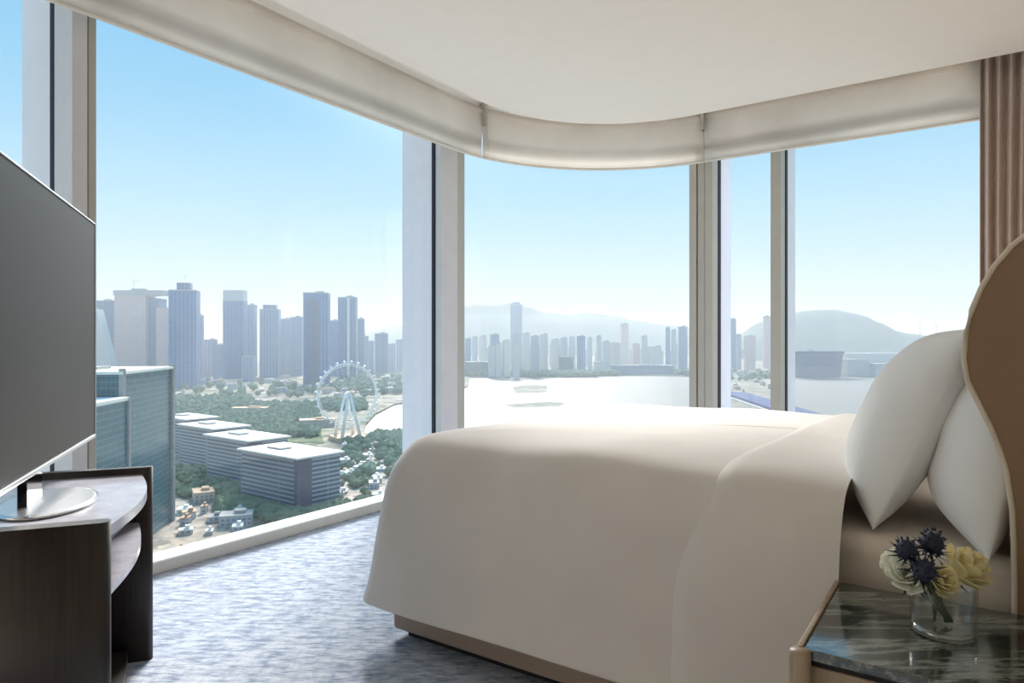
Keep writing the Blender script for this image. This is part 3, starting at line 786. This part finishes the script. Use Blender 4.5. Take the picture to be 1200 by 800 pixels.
sk = [
 (196, 230, 341, 455, 'deep', 'tall blue tower with a stepped crown right of the pink tower', ('roof_grey', (.5, 331, 'slate'))),
 (229, 238, 370, 443, 'slate', 'slim slate tower at the right shoulder of the crowned tower', None),
 (238, 253, 398, 441, 'grey', 'low grey block in the gap right of the crowned tower', None),
 (249, 262, 404, 445, 'blue', 'low blue block at the foot of the flat topped tower', None),
 (260, 287, 353, 443, 'deep', 'tall flat topped blue tower in the middle of the left skyline', ('', (.99, 340, 'white'))),
 (286, 300, 358, 441, 'grey', 'lighter tower touching the flat topped blue tower on its right', None),
 (283, 298, 418, 447, 'grey', 'small pale block below the flat topped blue tower', None),
 (303, 327, 363, 442, 'grey', 'stepped grey blue tower left of the arched tower', ('roof_grey', (.7, 357, 'grey'))),
 (327, 340, 374, 438.5, 'slate', 'slate tower left of a lighter twin, beside the arched tower', None),
 (339, 354, 372, 440, 'grey', 'light twin tower just left of the arched tower', None),
 (384, 397, 376, 441, 'deep', 'dark blue infill tower between the arched and the striped towers', None),
 (416, 427, 374, 442, 'slate', 'slate tower just right of the white striped tower', None),
 (412, 431, 394, 440, 'grey', 'mid height pale block behind the top of the wheel', None),
 (430, 438, 400, 438, 'grey', 'slim pale block right of the wheel top', None),
 (438, 454, 391, 437, 'slate', 'grey blue block standing alone left of the broad mullion', None),
 (454, 463, 403, 436, 'grey', 'small hazy block beside the broad mullion', None),
 (463, 478, 398, 434, 'grey', 'hazy block cut by the edge of the broad mullion', None),
]
for (a, b, yt, yb, st, lab, cr) in sk:
    block(a, b, yt, yb, st, lab, crown=cr[1] if cr else None)
# arched tower
root, cen, sx, sy, top, yaw, d = block(354, 385, 344, 450, 'deep', 'tall dark blue tower with an arched panel near the wheel', yaw=.15)
r3 = Matrix.Rotation(yaw, 3, 'Z'); fr_ = cen - r3 @ Vector((0, sy / 2 + .6, 0)); ex = r3 @ Vector((1, 0, 0)); ny = r3 @ Vector((0, 1, 0))
m = MB(); hw = sx * .26; pts = [(-hw, GZ), (hw, GZ)] + [(hw * math.cos(t), top - hw - 14 + hw * math.sin(t)) for t in [PI * i / 12 for i in range(13)]]
n0 = len(pts); off0 = -sx * .12
m.v = [tuple(Vector((fr_.x, fr_.y, 0)) + ex * (x + off0) + ZV * z) for x, z in pts] + [tuple(Vector((fr_.x, fr_.y, 0)) + ex * (x + off0) + ny * 1.2 + ZV * z) for x, z in pts]
m.face(list(range(n0))); m.face(list(range(n0, 2 * n0))[::-1])
for i in range(n0): j = (i + 1) % n0; m.face((j, i, n0 + i, n0 + j))
part(m, 'arched_panel', F_['navy'], root)
# striped tower
root, cen, sx, sy, top, yaw, d = block(395, 418, 349, 446, 'slate', 'tall grey tower with a white vertical stripe behind the wheel', yaw=.1)
r3 = Matrix.Rotation(yaw, 3, 'Z'); q = cen + r3 @ Vector((sx * .08, -sy / 2 - 1, 0))
m = MB(); m.box((q.x, q.y, (GZ + top) / 2), (sx * .13, 2, top - GZ), yaw); part(m, 'white_stripe', M['roof_white'], root)

# --- low far blocks in front of the left skyline
lowlab = 'low building at the feet of the left skyline towers'
for k in range(64):
    px = random.uniform(204, 474); yb = random.uniform(447, 470); w = random.uniform(4, 13)
    if 205 < px < 372 and yb > 462: continue
    if px > 440 and yb > 462: continue
    block(px, px + w, yb - random.uniform(2, 7), yb, random.choice(['white', 'tan', 'apt', 'grey']), lowlab, name='low_building', group='low buildings below the left skyline', roof=random.choice(['roof_grey', 'roof_white', 'roof_tan']), deep=random.uniform(20, 45))
# yellow sports hall in the park
block(270, 313, 478, 484, 'tan', 'long low cream hall at the edge of the green park', name='hall', roof='roof_tan', deep=30, yaw=.05)

# --- office blocks with white roofs
d1 = Vector((-.80, .60, 0)); d2 = Vector((.60, .80, 0))
offs = [((-187, 588), 88, 46, 'nearest of the striped office blocks, with the largest white roof'),
        ((-268, 690), 84, 44, 'second striped office block behind the nearest one'),
        ((-346, 785), 80, 42, 'third striped office block beside the teal tower'),
        ((-424, 880), 76, 40, 'farthest striped office block, mostly roof in view')]
for (x, y), L, Wd, lab in offs:
    c = Vector((x, y, GZ)); H = 47.0
    for q_ in range(6):
        for w_ in (.25, .75): f_ = c + d1 * L * (q_ + .5) / 6 + d2 * Wd * w_; FOOT.append((f_.x, f_.y, 13))
    root = thing('office_block', lab, 'building', c, 'white roofed office blocks')
    m = MB(); m.obox(c, d1 * L, d2 * Wd, ZV * H); part(m, 'body', F_['stripe'], root)
    m = MB(); m.obox(c + d2 * -1.2 - d1 * 0.6 + d2 * 0, d1 * 4, d2 * (Wd * .34), ZV * (H - 1)); part(m, 'stair_core', F_['core'], root)
    m = MB(); m.obox(c - d1 * 3 - d2 * 3 + ZV * H, d1 * (L + 6), d2 * (Wd + 6), ZV * 1.6); part(m, 'roof_slab', M['roof_white'], root)
    m = MB(); m.obox(c + d1 * L * .55 + d2 * Wd * .35 + ZV * (H + 1.6), d1 * 22, d2 * 12, ZV * 1.5); part(m, 'rooftop_plant', M['roof_grey'], root)

# --- teal tower and its lower block
root = thing('tower', 'big teal glass tower rising behind the dark cabinet', 'building', (-300, 500, GZ))
zt = CAM_Z - 22.6; A_ = Vector((-268, 462, GZ)); B_ = Vector((-284, 562, GZ)); e1 = B_ - A_; nrm = Vector((-e1.y, e1.x, 0)).normalized() * 70
m = MB(); m.obox(A_, e1, nrm, ZV * (zt - GZ)); part(m, 'body', F_['teal'], root)
for p in (B_, A_):
    m = MB(); m.obox(p - Vector((1, 1, 0)), (3.2, 0, 0), (0, 3.2, 0), (0, 0, zt - GZ + 4)); part(m, 'edge_fin', M['roof_grey'], root)
m = MB(); u_ = e1.normalized(); w_ = nrm.normalized(); m.obox(A_ - u_ * 2 - w_ * 2 + ZV * (zt - GZ), e1 + u_ * 4, w_ * 74, ZV * 2.0); part(m, 'roof_slab', M['roof_white'], root)
m = MB(); m.obox(A_ + u_ * 36 + w_ * 30 + ZV * (zt - GZ + 2), u_ * 24, w_ * 20, ZV * 2); part(m, 'rooftop_plant', M['roof_grey'], root)
root = thing('tower', 'lower teal glass block in front of the big teal tower', 'building', (-270, 405, GZ))
zt2 = CAM_Z - 39.7; A2 = Vector((-250, 380, GZ)); B2 = Vector((-260, 456, GZ)); e2 = B2 - A2; u2 = e2.normalized(); w2 = Vector((-u2.y, u2.x, 0))
m = MB(); m.obox(A2, e2, w2 * 46, ZV * (zt2 - GZ)); part(m, 'body', F_['teal'], root)
m = MB(); m.obox(B2 - Vector((.6, 1, 0)), (2.2, 0, 0), (0, 2.2, 0), (0, 0, zt2 - GZ + 2)); part(m, 'edge_fin', M['roof_grey'], root)
m = MB(); m.obox(A2 - u2 - w2 * 1 + ZV * (zt2 - GZ), e2 + u2 * 2, w2 * 48, ZV * 2.2); part(m, 'roof_slab', M['roof_white'], root)
m = MB(); m.obox(A2 + u2 * 10 + w2 * 14 + ZV * (zt2 - GZ + 2.2), u2 * 18, w2 * 12, ZV * 1.5); part(m, 'rooftop_plant', M['roof_grey'], root)

# --- the observation wheel
wd_ = 1030.0; wc = Vector(((407.5 - 600) / F * wd_, wd_, CAM_Z - 62 / F * wd_)); RW = 49.5; wy = math.radians(32)
wa = Vector((math.cos(wy), math.sin(wy), 0)); wn_ = Vector((-math.sin(wy), math.cos(wy), 0))
FOOT.append((wc.x, wc.y, 34))
wheel = thing('observation_wheel', 'giant white observation wheel by the water', 'ferris wheel', (wc.x, wc.y, GZ))
def ring(r, off, n=72): return [wc + wa * (r * math.cos(t)) + ZV * (r * math.sin(t)) + wn_ * off for t in [2 * PI * i / n for i in range(n + 1)]]
m = MB()
for off in (-2.2, 2.2): m.tube(ring(RW - 3.0, off), .75, 6, False)
m.tube(ring(RW - 6, 0), .5, 6, False)
for i in range(56):
    t = 2 * PI * i / 56; p = wc + (wa * math.cos(t) + ZV * math.sin(t)) * (RW - 3.0); q = wc + (wa * math.cos(t + .056) + ZV * math.sin(t + .056)) * (RW - 6)
    m.tube([p - wn_ * 2.2, q], .25, 4); m.tube([p + wn_ * 2.2, q], .25, 4)
part(m, 'rim', M['white_steel'], wheel)
m = MB()
for i in range(28):
    t = 2 * PI * i / 28; p = wc + (wa * math.cos(t) + ZV * math.sin(t)) * (RW - 6)
    m.tube([wc + wn_ * (4 if i % 2 else -4), p], .12, 4)
part(m, 'spokes', M['white_steel'], wheel)
m = MB(); m.tube([wc - wn_ * 8, wc + wn_ * 8], 2.6, 12); part(m, 'hub', M['white_steel'], wheel)
for s in (-1, 1):
    for k in (-1, 1):
        foot = Vector((wc.x, wc.y, GZ)) + wa * (k * 15) + wn_ * (s * 17)
        m = MB(); m.tube([wc + wn_ * (s * 7.5) + wa * (k * 1.5), foot], [1.8, 2.8], 8); part(m, 'leg', M['white_steel'], wheel)
m = MB(); m.tube([wc + wn_ * -12 + wa * -8 - ZV * 38, wc + wn_ * -12 + wa * 8 - ZV * 38], 1.0, 8); part(m, 'brace', M['white_steel'], wheel)
caps = None
for i in range(28):
    t = 2 * PI * (i + .5) / 28; p = wc + (wa * math.cos(t) + ZV * math.sin(t)) * RW
    m = MB(); m.ball(p, 2.3, 1, (1.15, 1.15, .95)); part(m, 'capsule', M['capsule'], wheel)
m = MB(); m.box((wc.x, wc.y, GZ + 3), (46, 44, 6), wy); part(m, 'boarding_platform', M['roof_tan'], wheel)

# --- near low buildings
lab = 'small low building with a pale roof on the waterfront right of the striped offices'
for k in range(30):
    px = random.uniform(384, 446); yb = random.uniform(524, 586)
    block(px, px + random.uniform(6, 17), yb - random.uniform(2.5, 6), yb, random.choice(['white', 'tan', 'apt']), lab, name='low_building', group='low waterfront buildings', roof=random.choice(['roof_grey', 'roof_white', 'roof_white']), deep=random.uniform(8, 18))
lab = 'small low building with a tan or grey roof right of the teal tower foot'
for k in range(26):
    px = random.uniform(200, 276); yb = random.uniform(596, 662)
    block(px, px + random.uniform(8, 20), yb - random.uniform(4, 9), yb, random.choice(['white', 'tan', 'apt']), lab, name='low_building', group='low buildings by the teal tower', roof=random.choice(['roof_grey', 'roof_tan', 'roof_white']), deep=random.uniform(8, 16))
block(255, 293, 604, 616, 'apt', 'long flat roofed shed in front of the nearest striped office block', name='shed', roof='roof_grey', deep=20, yaw=.3)
block(222, 246, 577, 588, 'tan', 'orange roofed pavilion among trees beside the teal tower', name='pavilion', roof='roof_tan', deep=26, yaw=.5)
block(350, 390, 492, 500, 'tan', 'reddish visitor hall left of the observation wheel legs', name='hall', roof='roof_tan', deep=30, yaw=.3)

# --- far city across the bay
far = [
 (545, 552, 397, 437, 'slate'), (553, 560, 395, 436, 'white'), (561, 570, 394, 435, 'apt'), (574, 585, 392, 438, 'slate'), (572, 580, 405, 441, 'white'), (581, 588, 402, 441, 'white'), (589, 598, 399, 441, 'apt'),
 (599, 612, 391, 438, 'grey'), (600, 609, 404, 442, 'white'), (613, 621, 391, 439, 'apt'), (622, 632, 394, 440, 'grey'), (633, 642, 392, 438, 'white'), (646, 656, 398, 437, 'apt'), (657, 665, 396, 436, 'grey'), (667, 674, 395, 436, 'white'),
 (676, 686, 394, 437, 'slate'), (688, 694, 396, 436, 'white'), (699, 705, 394, 436, 'white'), (707, 715, 400, 436, 'white'), (716, 722, 402, 435, 'tan'), (741, 750, 403, 434, 'pink'), (752, 759, 394, 434, 'white'), (763, 775, 406, 434, 'apt'),
 (780, 785.5, 384, 434, 'slate'), (787, 793, 387, 434, 'white'), (795, 806, 383, 434, 'slate'),
]
lab = 'hazy apartment tower across the bay seen in the rounded corner window'
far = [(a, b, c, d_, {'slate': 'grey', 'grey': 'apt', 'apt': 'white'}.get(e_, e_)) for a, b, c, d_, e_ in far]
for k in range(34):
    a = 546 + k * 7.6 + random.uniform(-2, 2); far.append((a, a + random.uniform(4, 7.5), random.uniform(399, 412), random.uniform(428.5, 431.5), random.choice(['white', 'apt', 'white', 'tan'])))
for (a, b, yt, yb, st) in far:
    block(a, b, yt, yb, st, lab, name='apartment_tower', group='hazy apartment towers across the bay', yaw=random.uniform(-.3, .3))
block(598, 612, 357, 427, 'grey', 'slim very tall hazy tower in front of the far hills', yaw=0.0, crown=(.6, 354, 'grey'))
block(727, 737, 380, 428, 'pink', 'lone purple grey tower in the middle of the far shore', yaw=0.1)
block(716, 790, 428, 438.3, 'slate', 'long low dark blue breakwater hall on the far shore', name='low_building', deep=50, yaw=0)
block(545, 572, 424, 440, 'teal', 'low wide teal building on the far shore beside the broad mullion', name='low_building', deep=60, yaw=0)
block(655, 672, 418, 438, 'teal', 'low pale teal building right of the hazy apartment towers', name='low_building', deep=60, yaw=0)
block(696, 712, 424, 438, 'white', 'low white building on the far shore below the white towers', name='low_building', deep=60, yaw=0)
for (a, b, yt, yb, st, lab) in ((855, 863, 374, 434, 'slate', 'tall slim tower in the narrow pane beside the khaki mullion'), (848, 855, 391, 436, 'grey', 'shorter block left of the slim tower in the narrow pane'), (863, 869, 392, 433, 'apt', 'pale block right of the slim tower in the narrow pane'),
    (873, 886, 394, 433, 'pink', 'pinkish apartment block in the middle of the narrow pane'), (895, 903, 371, 432, 'pink', 'tall hazy tower at the right edge of the narrow pane')):
    block(a, b, yt, yb, st, lab, name='apartment_tower', yaw=0.1)
# low clutter of the peninsula
lab = 'low building on the far peninsula seen in the narrow pane'
for k in range(16):
    px = random.uniform(846, 900); yb = random.uniform(437, 462)
    block(px, px + random.uniform(4, 10), yb - random.uniform(2, 6), yb, random.choice(['tan', 'white', 'apt']), lab, name='low_building', group='low buildings on the peninsula', roof=random.choice(['roof_grey', 'roof_tan']), deep=30)
# overhanging dark terminal with its wide roof
d = (CAM_Z - GZ) * F / 41.5
X = lambda p: (p - 600) / F * d
Z = lambda y: CAM_Z - (y - 400) / F * d
for k in range(5):
    for w_ in (20, 65, 110): FOOT.append((X(930 + 12 * k), d + w_, 40))
root = thing('terminal', 'dark blue waterside hall with an overhanging flat roof', 'building', (X(957), d, GZ))
m = MB(); q = [(X(934), GZ), (X(985), GZ), (X(988), Z(414)), (X(926), Z(414))]
m.v = [(x, d, z) for x, z in q] + [(x, d + 130, z) for x, z in q]
for f in ((3, 2, 1, 0), (4, 5, 6, 7), (0, 1, 5, 4), (1, 2, 6, 5), (2, 3, 7, 6), (3, 0, 4, 7)): m.face(f, [(0, 0), (120, 0), (120, 90), (0, 90)])
part(m, 'body', F_['navy'], root)
m = MB(); m.obox((X(925), d - 6, Z(414)), (X(989) - X(925), 0, 0), (0, 142, 0), (0, 0, Z(411.5) - Z(414))); part(m, 'roof_slab', M['roof_blue'], root)
m = MB(); m.obox((X(953), d + 40, Z(411.5)), (20, 0, 0), (0, 20, 0), (0, 0, 8)); part(m, 'rooftop_plant', M['roof_grey'], root)
for (a, b, yt, yb, lab) in ((989, 1021, 421, 440, 'long pale wharf shed right of the dark waterside hall'), (1022, 1064, 426, 440.5, 'lower wharf shed near the front pillow'), (990, 1060, 414, 434, 'long white shed behind the wharf sheds'), (1064, 1110, 418, 437, 'wharf shed just behind the front pillow top')):
    block(a, b, yt, yb, 'apt', lab, name='warehouse', roof='roof_white' if '414' in str(yt) else 'roof_grey', deep=80, yaw=0)
for k, (px, yt, lab) in enumerate(((1078, 376, 'left of the two harbour masts above the front pillow'), (1097, 378, 'right of the two harbour masts above the front pillow'))):
    d = 3300; x = (px - 600) / F * d
    root = thing('mast', lab, 'mast', (x, d, GZ), 'harbour masts'); m = MB(); m.tube([(x, d, GZ), (x, d, CAM_Z - (yt - 400) / F * d)], [3, 1.2], 6); part(m, 'pole', M['roof_grey'], root)
    m = MB(); m.obox((x - 12, d - 1, CAM_Z - (yt + 6 - 400) / F * d), (24, 0, 0), (0, 2, 0), (0, 0, 2)); part(m, 'crossarm', M['roof_grey'], root)
# blue roofed pier
a = ground(843, 463); b = ground(930, 494); dr_ = (b - a); nn = Vector((-dr_.y, dr_.x, 0)).normalized() * -1
for k in range(9): FOOT.append(tuple(a.lerp(b, k / 8) + nn * (30 if nn.y < 0 else -30))[:2] + (75,))
root = thing('pier', 'long dark blue roofed pier beyond the bed in the narrow pane', 'pier', (a + b) / 2)
if nn.y > 0: nn = -nn
m = MB(); m.obox(a + ZV * -4, dr_, nn * 75, ZV * 8); part(m, 'deck', M['roof_grey'], root)
m = MB(); m.obox(a + ZV * 4 + nn * 8, dr_ * .98, nn * 60, ZV * 6); part(m, 'roof', M['roof_blue'], root, label='dark blue roof')

# --- trees: nobody could count them
def trees(name, label, regs, mat, rmin, rmax):
    m = MB()
    bm = bmesh.new(); bmesh.ops.create_icosphere(bm, subdivisions=1, radius=1); base = [v.co.copy() for v in bm.verts]; fs = [[v.index for v in f.verts] for f in bm.faces]; bm.free()
    for (x0, x1, y0, y1, cnt) in regs:
        for _ in range(cnt):
            p = ground(random.uniform(x0, x1), random.uniform(y0, y1)); r = random.uniform(rmin, rmax)
            if not free(p.x, p.y, r): continue
            m.add([(p.x + b.x * r * random.uniform(.8, 1.2), p.y + b.y * r * random.uniform(.8, 1.2), p.z + r * .88 + b.z * r * .9) for b in base], fs, False)
    o = m.build(name, mat); tag(o, label, 'trees', kind='stuff')
M['leaf1'] = plain('tree_leaves', srgb(112, 126, 92), .9, var=.22, scale=.08)
M['leaf2'] = plain('park_leaves', srgb(112, 132, 104), .9, var=.2, scale=.05)
trees('park_trees', 'green treetops of the park around the observation wheel', [(205, 372, 474, 512, 1500), (205, 300, 466, 476, 220), (372, 430, 470, 482, 200), (430, 470, 512, 530, 320), (400, 470, 518, 560, 160)], M['leaf2'], 4, 9)
trees('street_trees', 'green treetops beside the striped office blocks', [(206, 300, 548, 586, 360), (256, 340, 586, 612, 420), (330, 400, 600, 622, 160), (352, 440, 560, 606, 130)], M['leaf1'], 2.5, 5.5)
trees('shore_trees', 'dark low tree belt along the far shore', [(548, 700, 438.2, 441, 500), (700, 810, 437, 439.5, 500), (846, 905, 436, 446, 60), (925, 1070, 437.5, 440, 260), (395, 470, 444, 462, 260), (205, 440, 450, 466, 60)], M['leaf2'], 8, 15)

# --- hills
def ridge(name, label, d, prof, half, seed):
    m = MB(); rows = []; K_ = 15
    n = 90
    xs_ = [prof[0][0] + (prof[-1][0] - prof[0][0]) * i / n for i in range(n + 1)]
    def h(px):
        for (x0, y0), (x1, y1) in zip(prof, prof[1:]):
            if x0 <= px <= x1:
                t = (px - x0) / (x1 - x0); t = t * t * (3 - 2 * t); y = y0 + (y1 - y0) * t
                return CAM_Z + (400 - y) / F * d - GZ
        return 0
    for k in range(K_ + 1):
        s = -1 + 2 * k / K_; row = []
        for px in xs_:
            dd = d + s * half; x = (px - 600) / F * d
            g = max(0, math.cos(s * PI / 2)) ** 1.15; hz = h(px) * g
            hz *= 1 + .10 * noise.noise(Vector((x * .0011 + seed, dd * .0011, 1))) * (1 - g)
            hz += noise.noise(Vector((x * .004, dd * .004, seed))) * 26 * g * (1 - g) * 3 + noise.noise(Vector((x * .012, dd * .012, seed))) * 5 * g
            row.append((x, dd, GZ - 6 + max(0, hz)))
        rows.append(row)
    m.grid(rows); o = m.build(name, M['hill']); struct(o, label, 'hill'); return o
ridge('mountain_ridge', 'long hazy mountain ridge across the bay', 8500, [(380, 398), (430, 388), (470, 380), (520, 366), (545, 357), (560, 355.5), (578, 357), (603, 354), (618, 359), (640, 366), (668, 368.5), (690, 366), (715, 369), (745, 375), (778, 380), (808, 383), (840, 388), (900, 396), (940, 400)], 1500, 2)
ridge('hill', 'rounded hazy hill beyond the wharf', 6000, [(850, 400), (868, 393), (895, 376), (925, 366), (950, 362.5), (975, 362), (1000, 366.5), (1020, 375), (1035, 385), (1060, 390), (1100, 394), (1180, 400)], 800, 5)

# --- sea haze over bay and city
n = NT('sea_haze'); vs = n.add('ShaderNodeVolumeScatter'); vs.inputs['Color'].default_value = (.84, .93, 1, 1); vs.inputs['Density'].default_value = 1.4e-4; vs.inputs['Anisotropy'].default_value = .2
n.l(vs.outputs[0], n.out.inputs['Volume']); n.m.cycles.homogeneous_volume = True if hasattr(n.m.cycles, 'homogeneous_volume') else None
m = MB(); m.obox((-13000, 250, GZ - 3), (26000, 0, 0), (0, 15000, 0), (0, 0, 443))
o = m.build('sea_haze', n.m); tag(o, 'pale blue haze over the city and the bay', 'haze', kind='stuff')

# ------------------------------------------------------------------ light
w = bpy.data.worlds.new('sky'); S.world = w; w.use_nodes = True; t = w.node_tree; t.nodes.clear()
out = t.nodes.new('ShaderNodeOutputWorld'); bg = t.nodes.new('ShaderNodeBackground'); tc = t.nodes.new('ShaderNodeTexCoord'); sp = t.nodes.new('ShaderNodeSeparateXYZ'); cr = t.nodes.new('ShaderNodeValToRGB')
t.links.new(tc.outputs['Generated'], sp.inputs[0]); t.links.new(sp.outputs[2], cr.inputs[0]); t.links.new(cr.outputs[0], bg.inputs[0]); t.links.new(bg.outputs[0], out.inputs[0])
e = cr.color_ramp.elements
stops = [(0.0, srgb(224, 244, 248)), (.08, srgb(222, 242, 250)), (.18, srgb(194, 232, 252)), (.30, srgb(160, 215, 248)), (.42, srgb(138, 204, 246)), (.7, srgb(120, 190, 240)), (1.0, srgb(96, 168, 228))]
while len(e) < len(stops): e.new(.5)
for i, (p, c_) in enumerate(stops): e[i].position = p; e[i].color = c_
bg.inputs[1].default_value = .565
# pale glow of the hazy sky around the sun
az, el = math.radians(-5), math.radians(30)
sunv = Vector((math.sin(az) * math.cos(el), math.cos(az) * math.cos(el), math.sin(el)))
def wmath(op, a, b):
    n_ = t.nodes.new('ShaderNodeMath'); n_.operation = op
    for i_, x_ in enumerate((a, b)):
        if hasattr(x_, 'links'): t.links.new(x_, n_.inputs[i_])
        else: n_.inputs[i_].default_value = x_
    return n_.outputs[0]
dt = t.nodes.new('ShaderNodeVectorMath'); dt.operation = 'DOT_PRODUCT'; t.links.new(tc.outputs['Generated'], dt.inputs[0]); dt.inputs[1].default_value = sunv
glow = wmath('POWER', wmath('MAXIMUM', dt.outputs['Value'], 0.0), 120.0)
bg2 = t.nodes.new('ShaderNodeBackground'); bg2.inputs[0].default_value = (1, .95, .86, 1); t.links.new(wmath('MULTIPLY', glow, 3.0), bg2.inputs[1])
ads = t.nodes.new('ShaderNodeAddShader'); t.links.new(bg.outputs[0], ads.inputs[0]); t.links.new(bg2.outputs[0], ads.inputs[1]); t.links.new(ads.outputs[0], out.inputs[0])
sun = bpy.data.lights.new('sun', 'SUN'); sun.energy = 5.0; sun.angle = math.radians(18.0); sun.color = (1, .975, .93)
so = bpy.data.objects.new('sun', sun); COL.objects.link(so)
az, el = math.radians(-5), math.radians(30)
dirv = Vector((math.sin(az) * math.cos(el), math.cos(az) * math.cos(el), math.sin(el)))
so.rotation_euler = dirv.to_track_quat('Z', 'Y').to_euler(); so.location = (0, 0, 40)

# ------------------------------------------------------------------ camera
cam = bpy.data.cameras.new('camera'); cam.sensor_width = 36; cam.lens = 36 * F / 1200; cam.clip_start = .05; cam.clip_end = 60000
co = bpy.data.objects.new('camera', cam); COL.objects.link(co); co.location = (0, 0, CAM_Z); co.rotation_euler = (PI / 2, 0, 0)
S.camera = co
S.view_settings.view_transform = 'Standard'; S.view_settings.look = 'None'; S.view_settings.exposure = 0.83; S.view_settings.gamma = 1.0; S.view_settings.use_curve_mapping = False
cy = S.cycles
cy.use_denoising = True
cy.max_bounces = 10; cy.diffuse_bounces = 6; cy.glossy_bounces = 4; cy.transparent_max_bounces = 12; cy.volume_bounces = 0
cy.sample_clamp_indirect = 8.0
cy.caustics_reflective = False; cy.caustics_refractive = False
